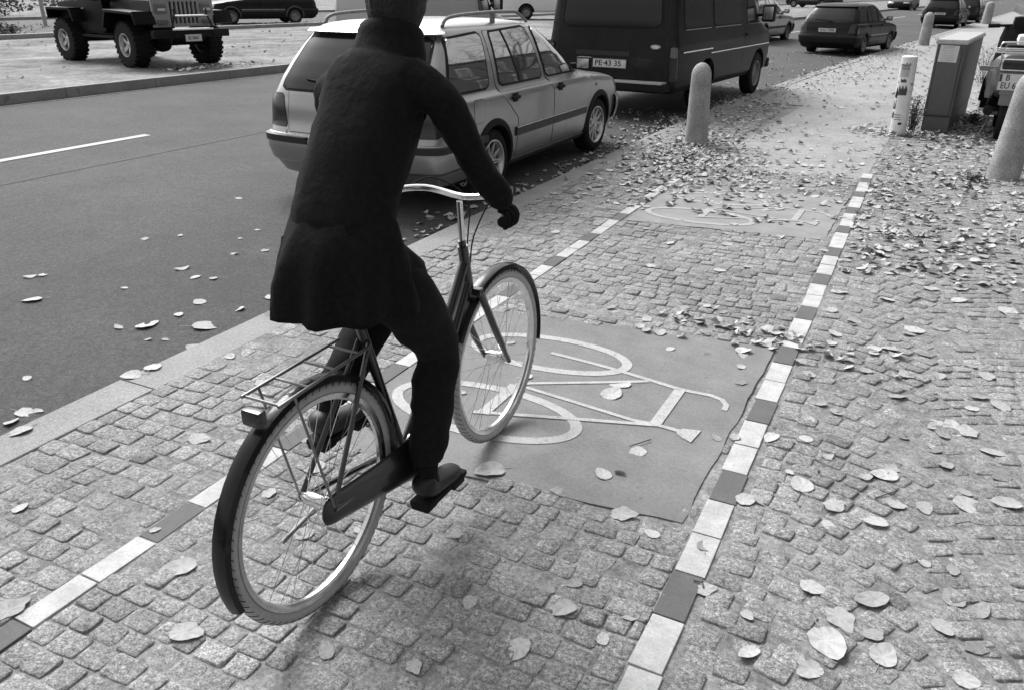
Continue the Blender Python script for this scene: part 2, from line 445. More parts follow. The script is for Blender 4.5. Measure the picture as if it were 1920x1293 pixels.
def pictogram(dy, mt, name, w_=1.0):
    bm = NB(); D = lambda P: [(x, y+dy) for x, y in P]
    stroke(bm, D(ell((-1.485, 3.413), .405, .186, .07)), .050, closed=True)
    stroke(bm, D(ell((-1.50, 2.735), .435, .205, .0)), .050, closed=True, z=.0034)
    stroke(bm, D([(-1.479, 3.42), (-1.28, 3.405), (-1.119, 3.386), (-.95, 3.357), (-.778, 3.325), (-.70, 3.327), (-.635, 3.33), (-.58, 3.31), (-.552, 3.27), (-.549, 3.215)]), .026, z=.0038)
    stroke(bm, D([(-1.492, 2.991), (-1.431, 3.056), (-1.30, 3.13), (-1.156, 3.21), (-.934, 3.339)]), .022, z=.0042)
    stroke(bm, D([(-1.484, 3.02), (-1.2, 2.985), (-.888, 2.945), (-.771, 2.951)]), .022, z=.0046)
    stroke(bm, D([(-1.528, 2.693), (-1.131, 2.831), (-.771, 2.951), (-.665, 2.944)]), .024, z=.005)
    stroke(bm, D([(-.777, 3.335), (-.784, 2.945)]), .05, z=.0054)
    stroke(bm, D([(-1.479, 3.01), (-1.485, 2.70)]), .056, z=.0054)
    stroke(bm, D([(-.675, 2.945), (-.64, 2.935), (-.60, 2.93)]), .08, z=.0058, wf=lambda i: (.05, .085, .115)[i])
    tag(obj(name, bm, mt, smooth=False), kind='structure')
pictogram(0, M['symbol'], 'bicycle_marking'); pictogram(3.72, M['symbolfar'], 'worn_bicycle_marking')
# small round valve cover in the patch
t = empty('valve_cover', (-1.685, 2.67, .001), 0, 'small round cast valve cover set in the painted patch', 'manhole cover')
bm = NB(); lathe(bm, [(.075, 0), (.075, .004), (.066, .0045), (.064, .002), (.052, .002), (.05, .0045), (.04, .0045), (.038, .002), (0, .002)], 28); obj('cover_ring', bm, M['steel'], t)
bm = NB(); lathe(bm, [(.022, 0), (.022, .007), (.014, .008), (0, .006)], 20); obj('cap', bm, M['kerb'], t)
# ------------------------------------------------------------------ vehicle body: stacked horizontal slices
def interp(tab, z):
    if z <= tab[0][0]: return tab[0][1:]
    for a, b in zip(tab, tab[1:]):
        if z <= b[0]:
            t_ = (z-a[0])/(b[0]-a[0]); return tuple(a[i]+(b[i]-a[i])*t_ for i in range(1, len(a)))
    return tab[-1][1:]
class Body:
    """local frame: +Y forward, +X right. tab rows: z, y_rear, y_front, half width"""
    def __init__(s, tab, rr_=.16, rf=.34, p=2.8, prear=3.2):
        s.tab, s.rr, s.rf, s.p, s.pr = tab, rr_, rf, p, prear
    def sl(s, z): return interp(s.tab, z)
    def side(s, y, z):
        yr, yf, w_ = s.sl(z); rf = min(s.rf, (yf-yr)*.45); r2 = min(s.rr, (yf-yr)*.45)
        if y > yf-rf: q = min(1, (y-yf+rf)/rf); return w_*(1-q**s.p)**(1/s.p)
        if y < yr+r2: q = min(1, (yr+r2-y)/r2); return w_*(1-q**s.pr)**(1/s.pr)
        return w_
    def rear(s, x, z):
        yr, yf, w_ = s.sl(z); r2 = min(s.rr, (yf-yr)*.45); q = min(1, abs(x)/w_); return yr+r2-r2*(1-q**s.pr)**(1/s.pr)
    def front(s, x, z):
        yr, yf, w_ = s.sl(z); rf = min(s.rf, (yf-yr)*.45); q = min(1, abs(x)/w_); return yf-rf+rf*(1-q**s.p)**(1/s.p)
    def loop(s, z, n=9, m=5):
        yr, yf, w_ = s.sl(z); rf = min(s.rf, (yf-yr)*.45); r2 = min(s.rr, (yf-yr)*.45); out = []
        for i in range(n+1):        # front centre -> right side
            a = math.pi/2*i/n; x = w_*math.sin(a)**(2/s.p); y = yf-rf+rf*max(0, math.cos(a))**(2/s.p); out.append((x, y))
        ya, yb_ = yf-rf, yr+r2
        for i in range(1, m): out.append((w_, ya+(yb_-ya)*i/m))
        for i in range(n+1):
            a = math.pi/2*i/n; x = w_*max(0, math.cos(a))**(2/s.pr); y = yr+r2-r2*math.sin(a)**(2/s.pr); out.append((x, y))
        return out+[(-x, y) for x, y in out[-2:0:-1]]
    def solid(s, wells, mats, dz=.03, wr=.34, wx=.5):
        bm = NB(); z0, z1 = s.tab[0][0], s.tab[-1][0]; zs = sorted(set([round(z0+(z1-z0)*i/int((z1-z0)/dz), 4) for i in range(int((z1-z0)/dz)+1)]+[r[0] for r in s.tab]))
        zs2 = [zs[0]]
        for z in zs[1:]:
            if z-zs2[-1] > .006: zs2.append(z)
        rings = [[bm.verts.new((x, y, z)) for x, y in s.loop(z)] for z in zs2]; n = len(rings[0])
        for a, b in zip(rings, rings[1:]):
            for k in range(n): bm.faces.new((a[k], b[k], b[(k+1) % n], a[(k+1) % n]))
        bm.faces.new(rings[0]); bm.faces.new(rings[-1][::-1]); bmesh.ops.recalc_face_normals(bm, faces=bm.faces)
        me = bpy.data.meshes.new('b'); bm.to_mesh(me); bm.free(); o = bpy.data.objects.new('b', me); col.objects.link(o)
        cb = NB()
        for (y, z, r_) in wells:
            for sx in (-1, 1):
                lathe(cb, [(0, 0), (r_, 0), (r_, .62), (0, .62)], 36, Matrix.Translation((sx*wx, y, z)) @ Matrix.Rotation(sx*math.pi/2, 4, 'Y'))
        bmesh.ops.recalc_face_normals(cb, faces=cb.faces)
        mc = bpy.data.meshes.new('c'); cb.to_mesh(mc); cb.free(); oc = bpy.data.objects.new('c', mc); col.objects.link(oc)
        md = o.modifiers.new('x', 'BOOLEAN'); md.operation = 'DIFFERENCE'; md.object = oc; md.solver = 'EXACT'
        dg = bpy.context.evaluated_depsgraph_get(); m2 = bpy.data.meshes.new_from_object(o.evaluated_get(dg))
        out = NB(); out.from_mesh(m2); bpy.data.objects.remove(o); bpy.data.objects.remove(oc)
        for f in out.faces:
            c = f.calc_center_median(); f.material_index = 0
            for (y, z, r_) in wells:
                if math.hypot(c.y-y, c.z-z) < r_+.004 and (abs(c.x) < s.side(c.y, c.z)-.012): f.material_index = 1
            if c.z < z0+.02: f.material_index = 1
        return out
    def patch(s, outline, which='side', sx=1, off=.004, nz=12, nx=10, skirt=.012):
        """outline: (u, z) with u = y on a side, x on rear/front; scanline-filled, laid on the body surface"""
        zs = [p[1] for p in outline]; za, zb = min(zs)+1e-4, max(zs)-1e-4; bm = NB(); rows_ = []
        for j in range(nz+1):
            z = za+(zb-za)*j/nz; xs = []
            for i in range(len(outline)):
                (u1, z1), (u2, z2) = outline[i-1], outline[i]
                if (z1 > z) != (z2 > z): xs.append(u1+(u2-u1)*(z-z1)/(z2-z1))
            if len(xs) < 2: continue
            a, b = min(xs), max(xs); row = []
            for i in range(nx+1):
                u = a+(b-a)*i/nx
                if which == 'side': row.append(bm.verts.new((sx*(s.side(u, z)+off), u, z)))
                elif which == 'rear': row.append(bm.verts.new((u, s.rear(u, z)-off, z)))
                else: row.append(bm.verts.new((u, s.front(u, z)+off, z+off*.3)))
            rows_.append(row)
        for a, b in zip(rows_, rows_[1:]):
            for i in range(nx): bm.faces.new((a[i], a[i+1], b[i+1], b[i]))
        bmesh.ops.recalc_face_normals(bm, faces=bm.faces)
        bm.faces.ensure_lookup_table(); f = bm.faces[0]
        out = Vector((sx, 0, 0)) if which == 'side' else Vector((0, -1 if which == 'rear' else 1, .2))
        f.normal_update()
        if f.normal.dot(out) < 0: bmesh.ops.reverse_faces(bm, faces=bm.faces)
        be = [e for e in bm.edges if len(e.link_faces) == 1]
        r_ = bmesh.ops.extrude_edge_only(bm, edges=be); d = -out.normalized()*skirt
        for v in r_['geom']:
            if isinstance(v, bmesh.types.BMVert): v.co += d
        bmesh.ops.recalc_face_normals(bm, faces=bm.faces)
        return bm
    def band(s, z0, z1, pred, off=.012, prof=((0, 0), (.25, 1), (.75, 1), (1, 0))):
        """raised band round the body between two heights where pred(x, y)"""
        bm = NB(); rg = []
        for t_, o_ in prof:
            z = z0+(z1-z0)*t_; L_ = s.loop(z, 14, 12); n = len(L_); row = []
            for i, (x, y) in enumerate(L_):
                a, b = Vector(L_[i-1]), Vector(L_[(i+1) % n]); t2 = (b-a).normalized(); nn = Vector((-t2.y, t2.x))
                if nn.dot(Vector((x, y))) < 0: nn = -nn
                row.append(Vector((x+nn.x*(off*o_-.002), y+nn.y*(off*o_-.002), z)))
            rg.append(row)
        n = len(rg[0]); vs = {}
        def gv(j, i):
            if (j, i) not in vs: vs[(j, i)] = bm.verts.new(rg[j][i])
            return vs[(j, i)]
        for i in range(n):
            i2 = (i+1) % n; mx = (rg[0][i]+rg[0][i2])/2
            if not pred(mx.x, mx.y): continue
            for j in range(len(rg)-1): bm.faces.new((gv(j, i), gv(j, i2), gv(j+1, i2), gv(j+1, i)))
        bmesh.ops.recalc_face_normals(bm, faces=bm.faces); return bm
    def line(s, pts, wd, off, sx=1):
        """thin raised strip on the side along (y, z) points"""
        bm = NB(); P = [Vector((y, z)) for y, z in pts]; A = []
        for i, p in enumerate(P):
            t_ = (P[min(i+1, len(P)-1)]-P[max(i-1, 0)]).normalized(); q = Vector((-t_.y, t_.x))*wd/2
            A.append([bm.verts.new((sx*(s.side(u.x, u.y)+o_), u.x, u.y)) for u, o_ in ((p+q, -.004), (p+q*.9, off), (p-q*.9, off), (p-q, -.004))])
        for a, b in zip(A, A[1:]):
            for j in range(3): bm.faces.new((a[j], b[j], b[j+1], a[j+1]))
        bmesh.ops.recalc_face_normals(bm, faces=bm.faces); return bm
def join(*bms):
    out = NB()
    for b in bms:
        me = bpy.data.meshes.new('j'); b.to_mesh(me); b.free(); out.from_mesh(me); bpy.data.meshes.remove(me)
    return out
def rnd_poly(P, r, n=4):
    out = []
    for i in range(len(P)):
        a, b, c = Vector(P[i-1]), Vector(P[i]), Vector(P[(i+1) % len(P)])
        d1, d2 = (a-b), (c-b); q = min(r, d1.length*.4, d2.length*.4); p1, p2 = b+d1.normalized()*q, b+d2.normalized()*q
        for k in range(n+1):
            t_ = k/n; v = p1*(1-t_)**2+b*2*t_*(1-t_)+p2*t_*t_; out.append((v.x, v.y))
    return out
def inset(P, d):
    c = sum((Vector(p) for p in P), Vector((0, 0)))/len(P); ar = sum(P[i-1][0]*P[i][1]-P[i][0]*P[i-1][1] for i in range(len(P)))
    out = []; sg = 1 if ar > 0 else -1
    for i in range(len(P)):
        a, b, c2 = Vector(P[i-1]), Vector(P[i]), Vector(P[(i+1) % len(P)])
        t1, t2 = (b-a).normalized(), (c2-b).normalized(); n1, n2 = Vector((-t1.y, t1.x)), Vector((-t2.y, t2.x)); n_ = (n1+n2)
        n_ = n_/max(.3, n_.length_squared/2); out.append(tuple(b+n_*d*sg))
    return out

def wheel(parent, x, y, r_=.29, wd=.2, rimr=.195, style='mesh', sx=1, steer=0, rimmat=None, knob=False, rub=None, name='wheel'):
    """tyre with a rim child; outer face towards sx"""
    rimmat = rimmat or M['rim']
    bm = NB(); h = wd/2; RY = Matrix.Rotation(math.pi/2, 4, 'Y')
    prof = [(rimr, -h*.8), (rimr+.012, -h*.95), ((rimr+r_)/2, -h), (r_-.022, -h*.93), (r_-.003, -h*.72), (r_, -h*.35), (r_, h*.35), (r_-.003, h*.72), (r_-.022, h*.93), ((rimr+r_)/2, h), (rimr+.012, h*.95), (rimr, h*.8)]
    lathe(bm, prof, 48, RY, closed=True)
    if knob:
        for k in range(26):
            for s_, ph in ((-1, 0), (1, .5), (0, .25)):
                a = 2*math.pi*(k+ph)/26
                box(bm, (s_*h*.62, math.cos(a)*(r_+.004), math.sin(a)*(r_+.004)), (h*(.62 if s_ else .4), .05, .028), Matrix.Rotation(a, 4, 'X') @ Matrix.Rotation(math.pi/2, 4, 'X'))
    o = obj(name, bm, rub or M['rubber'], parent); o.location = (x, y, r_)
    o.rotation_euler = (0, 0, steer)
    if style is None: return o
    bm = NB()
    lathe(bm, [(rimr+.006, h*.78), (rimr+.004, h*.98), (rimr-.008, h*.98), (rimr-.02, h*.8), (rimr-.03, h*.1), (rimr-.03, -h*.7), (rimr, -h*.8)], 40, Matrix.Rotation(math.pi/2*sx, 4, 'Y'))
    MR = Matrix.Rotation(math.pi/2*sx, 4, 'Y')
    def spoke(a0, r0, a1, r1, w0, w1, z0, z1, th=.016):
        p0 = Vector((r0*math.cos(a0), r0*math.sin(a0), z0)); p1 = Vector((r1*math.cos(a1), r1*math.sin(a1), z1)); d = p1-p0; q = Vector((-d.y, d.x, 0)).normalized()
        vs = [bm.verts.new(MR @ p) for p in (p0-q*w0, p0+q*w0, p1+q*w1, p1-q*w1)]+[bm.verts.new(MR @ (p-Vector((0, 0, th)))) for p in (p0-q*w0, p0+q*w0, p1+q*w1, p1-q*w1)]
        for f in ((3, 2, 1, 0), (4, 5, 6, 7), (0, 1, 5, 4), (1, 2, 6, 5), (2, 3, 7, 6), (3, 0, 4, 7)): bm.faces.new([vs[i] for i in f])
    zo = h*.62
    if style == 'mesh':
        for k in range(10):
            a = 2*math.pi*k/10
            spoke(a, .05, a+.30, rimr-.012, .008, .0055, zo, zo+.018)
            spoke(a, .05, a-.30, rimr-.012, .008, .0055, zo+.001, zo+.019)
        lathe(bm, [(0, zo+.02), (.028, zo+.02), (.03, zo+.008), (.052, zo+.006), (.06, zo-.012)], 24, MR)
    elif style == 'five':
        for k in range(5):
            a = 2*math.pi*k/5+.3
            spoke(a, .04, a, rimr-.012, .03, .042, zo-.02, zo+.008, .03)
        lathe(bm, [(0, zo+.01), (.03, zo+.01), (.034, zo-.004), (.065, zo-.012), (.07, zo-.03)], 24, MR)
    else:
        lathe(bm, [(0, zo-.0), (.05, zo), (.055, zo-.02), (.10, zo-.03), (rimr-.045, zo-.005), (rimr-.03, zo-.03), (rimr-.015, zo-.04)], 32, MR)
    bmesh.ops.recalc_face_normals(bm, faces=bm.faces)
    ro = obj('rim', bm, rimmat, o)
    if style in ('mesh', 'five'):
        bm = NB(); lathe(bm, [(0, zo-.05), (rimr-.028, zo-.06)], 24, MR); obj('brake_disc', bm, M['blackm'], o)
    return o
def plate(parent, c, rot, s, txt, tsz, sxx=.85, emblem=None):
    bm = NB(); box(bm, (0, 0, 0), (s[0], s[1], .006), bev=.002)
    o = obj('number_plate', bm, M['plate'], parent); o.matrix_parent_inverse = Matrix(); o.location = c; o.rotation_euler = rot
    for (t_, dx, dy) in txt: text(t_, tsz, o, Matrix.Translation((dx, dy, .0035)), M['ink'], sx=sxx)
    bm = NB()
    for a, b, c2, d in ((0, s[1]/2-.004, s[0]-.006, .004), (0, -s[1]/2+.004, s[0]-.006, .004), (s[0]/2-.004, 0, .004, s[1]-.006), (-s[0]/2+.004, 0, .004, s[1]-.006)): box(bm, (a, b, .0036), (c2, d, .001))
    obj('plate_border', bm, M['ink'], o)
    return o
def mirror(parent, x, y, z, sx, body=None, s=(.19, .10, .13), vert=0):
    bm = NB(); box(bm, (sx*(s[0]/2+.03), 0, 0), s, bev=.03); box(bm, (0, .02, -.03), (.10, .06, .05), bev=.01)
    o = obj('wing_mirror', bm, body or M['blackm'], parent); o.location = (x, y, z)
    bm = NB(); box(bm, (sx*(s[0]/2+.03), -s[1]/2-.001, 0), (s[0]*.78, .004, s[2]*.74), bev=.0015); obj('mirror_glass', bm, M['chrome'], o)
    return o

# ---- estate car / hatchback family ----
GOLF = [(.19, -2.02, 1.98, .74), (.24, -2.14, 2.04, .80), (.34, -2.21, 2.10, .825), (.46, -2.235, 2.12, .84), (.56, -2.23, 2.10, .846), (.64, -2.195, 2.07, .846), (.70, -2.185, 2.03, .846),
        (.745, -2.18, 1.97, .846), (.78, -2.175, 1.85, .845), (.82, -2.165, 1.62, .842), (.85, -2.155, 1.36, .834), (.87, -2.152, 1.22, .818), (.895, -2.145, 1.02, .805), (.925, -2.13, .84, .797), (1.0, -2.085, .73, .779), (1.12, -1.99, .57, .741), (1.24, -1.885, .38, .695),
        (1.32, -1.81, .22, .655), (1.365, -1.76, .10, .632), (1.40, -1.70, -.04, .59), (1.422, -1.5, -.25, .5), (1.435, -1.2, -.5, .3)]
def estate(name, loc, rz, label, cat='car', paint='silver', hero=False, group=None, txt=None, scale=1.0, glass='glass', front=False, platew=.52, tri=False, wag=True):
    t = empty(name, loc, rz, label, cat, group); t.scale = (scale,)*3
    B = Body(GOLF, .17, .40, 2.6, 3.4)
    ya, yr_ = 1.235, -1.24
    P = M[paint]
    obj('body', B.solid([(ya, .29, .325), (yr_, .29, .325)], None), [P, M['blackm']], t)
    W_ = [rnd_poly(p, .05) for p in ([(-1.93, .925), (-1.28, .925), (-1.17, 1.335), (-1.72, 1.32)], [(-1.08, .925), (-.22, .925), (-.30, 1.355), (-1.00, 1.35)], [(-.12, .925), (.74, .925), (.68, 1.0), (.27, 1.33), (-.17, 1.355)])]
    for sx in ((1, -1) if not hero else (1, -1)):
        # doors first, glass set in them
        for (outl, wi, hy) in (([(-1.155, .93), (-1.10, 1.39), (-.20, 1.395), (-.165, .92), (-.02, .80), (-.02, .27), (-.80, .27), (-.80, .62), (-.98, .76), (-1.13, .88)], 1, -.86), ([(-.005, .27), (-.005, .80), (-.15, .92), (-.185, 1.395), (.20, 1.37), (.77, .97), (1.02, .86), (.90, .60), (.86, .27)], 2, .14)):
            g = obj('door_gap', B.patch(outl, sx=sx, off=.0012, nz=26, nx=10, skirt=.004), M['ink'], t)
            d = obj('door', B.patch(inset(outl, .006), sx=sx, off=.003, nz=26, nx=12, skirt=.004), P, t)
            # handle
            bm = NB(); box(bm, (sx*(B.side(hy, .80)+.014), hy, .80), (.02, .15, .03), bev=.008); box(bm, (sx*(B.side(hy, .80)+.006), hy, .802), (.01, .09, .075), bev=.004)
            obj('door_handle', bm, M['blackm'], d)
        for wi, wp in enumerate(W_):
            fr = obj('window_seal', B.patch(inset(wp, -.018), sx=sx, off=.0065, nz=20, nx=8, skirt=.006), M['blackm'], t)
            obj('window', B.patch(wp, sx=sx, off=.0095, nz=20, nx=8, skirt=.004), M[glass], fr)
        obj('window_divider', B.line([(-.79+.09*i/9, 1.345-.41*i/9) for i in range(10)], .028, .014, sx), M['blackm'], t)
        # side rub strip, sill
        obj('rub_strip', join(B.line([(-.84+i*.12, .50+.0*i) for i in range(15)], .075, .016, sx)), M['trim'], t)
        obj('rub_strip_edge', B.line([(-.84+i*.12, .541) for i in range(15)], .008, .018, sx), M['chrome'], t)
        obj('sill', B.line([(-.9+i*.18, .225) for i in range(11)], .055, .012, sx), M['trim' if hero else 'blackm'], t)
        # wheel arch lips
        for yc in (ya, yr_):
            bm = NB(); A = []
            for k in range(21):
                a = R(-14+208*k/20); rw = []
                for rad, o_ in ((.322, -.03), (.322, .014), (.345, .018), (.378, .004), (.380, -.004)):
                    yy, z2 = yc+rad*math.cos(a), .29+rad*math.sin(a); rw.append(bm.verts.new((sx*(B.side(yy, max(z2, .2))+o_), yy, z2)))
                A.append(rw)
            for a, b in zip(A, A[1:]):
                for j in range(4): bm.faces.new((a[j], a[j+1], b[j+1], b[j]))
            bmesh.ops.recalc_face_normals(bm, faces=bm.faces)
            obj('wheel_arch', bm, M['trim'] if not hero else M['blackm'], t)
        if hero or sx == 1: mirror(t, sx*.775, .64, .985, sx, s=(.165, .09, .125))
        obj('tail_lamp', B.patch(rnd_poly([(.60, .62), (.838, .62), (.825, .88), (.66, .88)] if sx > 0 else [(-.60, .62), (-.838, .62), (-.825, .88), (-.66, .88)], .02), 'rear', off=.006, nx=14), M['lens'], t)
        obj('tail_lamp', B.patch(rnd_poly([(-2.10, .62), (-1.955, .62), (-1.985, .88), (-2.07, .88)], .01), 'side', sx=sx, off=.006), M['lens'], t)
        obj('headlamp', B.patch(rnd_poly([(sx*.36, .60), (sx*.80, .60), (sx*.78, .72), (sx*.38, .72)], .02), 'front', off=.006, nx=12), M['lensl'], t)
        for yc in (ya, yr_):
            wheel(t, sx*.735, yc, .29, .195, .195, 'mesh' if hero else 'disc', sx, rimmat=M['rim'] if hero else M['steel'], steer=(-.05 if yc > 0 and hero else 0))
    # bumper: band, reflector strips
    obj('rear_bumper', B.band(.33, .57, lambda x, y: y < -1.60, .035, ((0, 0), (.12, .8), (.5, 1), (.85, .95), (1, .5), (1.02, 0))), P if hero else M['blackm'], t)
    obj('front_bumper', B.band(.30, .57, lambda x, y: y > 1.62, .035, ((0, 0), (.12, .8), (.5, 1), (.85, .95), (1, .5), (1.02, 0))), P if hero else M['blackm'], t)
    for sx in (1, -1): obj('bumper_strip', B.band(.50, .565, lambda x, y: y < -1.58 and sx*x > .30, .046, ((0, 0), (.1, .95), (.9, 1), (1, 0))), M['ink'], t)
    tgp = rnd_poly([(-.585, .585), (.585, .585), (.60, .90), (.635, .92), (.60, 1.345), (-.60, 1.345), (-.635, .92), (-.60, .90)], .02)
    if hero:
        obj('tailgate_gap', B.patch(tgp, 'rear', off=.0008, nx=18, nz=24, skirt=.003), M['ink'], t); obj('tailgate', B.patch(inset(tgp, .006), 'rear', off=.0018, nx=18, nz=24, skirt=.003), P, t)
    obj('rear_window_seal', B.patch(rnd_poly([(-.71, .90), (.71, .90), (.60, 1.33), (-.60, 1.33)], .07), 'rear', off=.003, nx=18, nz=16), M['blackm'], t)
    g = obj('rear_window', B.patch(rnd_poly([(-.69, .92), (.69, .92), (.585, 1.315), (-.585, 1.315)], .07), 'rear', off=.006, nx=18, nz=16), M['glassd'], t)
    bm = NB(); tube(bm, [(.02, B.rear(.0, .93)-.02, .93), (.1, B.rear(.1, .945)-.03, .95), (-.42, B.rear(-.42, 1.0)-.02, .995)] , .009, 6); obj('rear_wiper', bm, M['blackm'], g)
    obj('windscreen', B.patch(rnd_poly([(-.70, .94), (.70, .94), (.59, 1.33), (-.59, 1.33)], .07), 'front', off=.004, nx=18, nz=16), M[glass], t)
    for sx in (1, -1): obj('tailgate_seam', B.patch([(sx*.60-.003, .40), (sx*.60+.003, .40), (sx*.60+.003, .60), (sx*.60-.003, .60)], 'rear', off=.002, nx=2), M['ink'], t)
    obj('tailgate_spoiler', B.band(1.335, 1.372, lambda x, y: y < -1.5 and abs(x) < .62, .07, ((0, 0), (.3, 1), (.8, .9), (1, 0))), P, t)
    if txt:
        yb2 = B.rear(0, .70)
        p_ = plate(t, (0, yb2-.012, .70), (math.pi/2, 0, 0), (platew, .11), [(txt, 0, 0)], .092, 1.0)
    return t, B
hero, HB = estate('estate_car', (-4.30, 7.79, -.058), R(0), 'silver estate car with roof rails parked at the kerb behind the cyclist', hero=True, scale=1.05)
# details only this car shows
for sx in (1, -1):
    bm = NB()
    def rz_(y): return 1.43+.045
    pts = [(sx*.575, -1.62, 1.40), (sx*.575, -1.50, 1.465), (sx*.575, -.9, 1.487), (sx*.575, -.5, 1.487), (sx*.575, -.30, 1.475), (sx*.575, -.10, 1.395)]
    tube(bm, arc(pts, 5), .015, 8)
    for y in (-.78,): box(bm, (sx*.575, y, 1.44), (.022, .06, .085), bev=.004)
    obj('roof_rail', bm, M['blackm'] if False else M['steel'], hero)
for sx in (1, -1):
    bm = NB(); box(bm, (sx*.735, -1.60, .20), (.21, .012, .27), Matrix.Rotation(R(-8), 4, 'X'), bev=.003)
    f = obj('mud_flap', bm, M['blackm'], hero)
    if sx == 1:
        bm = NB(); MM = Matrix.Translation((.735, -1.610, .19)) @ Matrix.Rotation(R(82), 4, 'X') @ Matrix.Scale(.036, 4)
        def seg(p, q, wd=.11):
            a, b = Vector((*p, 0)), Vector((*q, 0)); d = (b-a).normalized(); n_ = Vector((-d.y, d.x, 0))*wd
            vs = [bm.verts.new(MM @ Vector((v.x, v.y, z))) for z in (-.05, .06) for v in (a-n_, b-n_, b+n_, a+n_)]
            for q_ in ((3, 2, 1, 0), (4, 5, 6, 7), (0, 1, 5, 4), (1, 2, 6, 5), (2, 3, 7, 6), (3, 0, 4, 7)): bm.faces.new([vs[i] for i in q_])
        for p, q in (((-.36, .86), (0, .12)), ((0, .12), (.36, .86)), ((-.85, .35), (-.42, -.78)), ((-.42, -.78), (0, 0)), ((0, 0), (.42, -.78)), ((.42, -.78), (.85, .35))): seg(p, q)
        lathe(bm, [(.88, -.05), (.88, .06), (1.06, .06), (1.06, -.05)], 32, MM, closed=True)
        obj('round_emblem', bm, M['rim'], f)
bm = NB(); 
ol = rnd_poly([(-1.60, .66), (-1.42, .66), (-1.42, .85), (-1.60, .85)], .03)
obj('fuel_flap_gap', HB.patch(ol, sx=1, off=.0012, skirt=.004), M['trim'], hero); obj('fuel_flap', HB.patch(inset(ol, .005), sx=1, off=.0025, skirt=.003), M['silver'], hero)
obj('side_reflector', HB.patch([(1.10, .72), (1.145, .72), (1.145, .75), (1.10, .75)], sx=1, off=.006), M['lens'], hero)
text('VARIANT', .045, hero, Matrix.Translation((.40, HB.rear(.4, .70)-.007, .70)) @ Matrix.Rotation(math.pi/2, 4, 'X'), M['ink'], 'rear_badge', sx=1.3)
obj('rear_reflector', HB.patch([(.30, .585), (.60, .585), (.60, .62), (.30, .62)], 'rear', off=.007), M['lens'], hero)

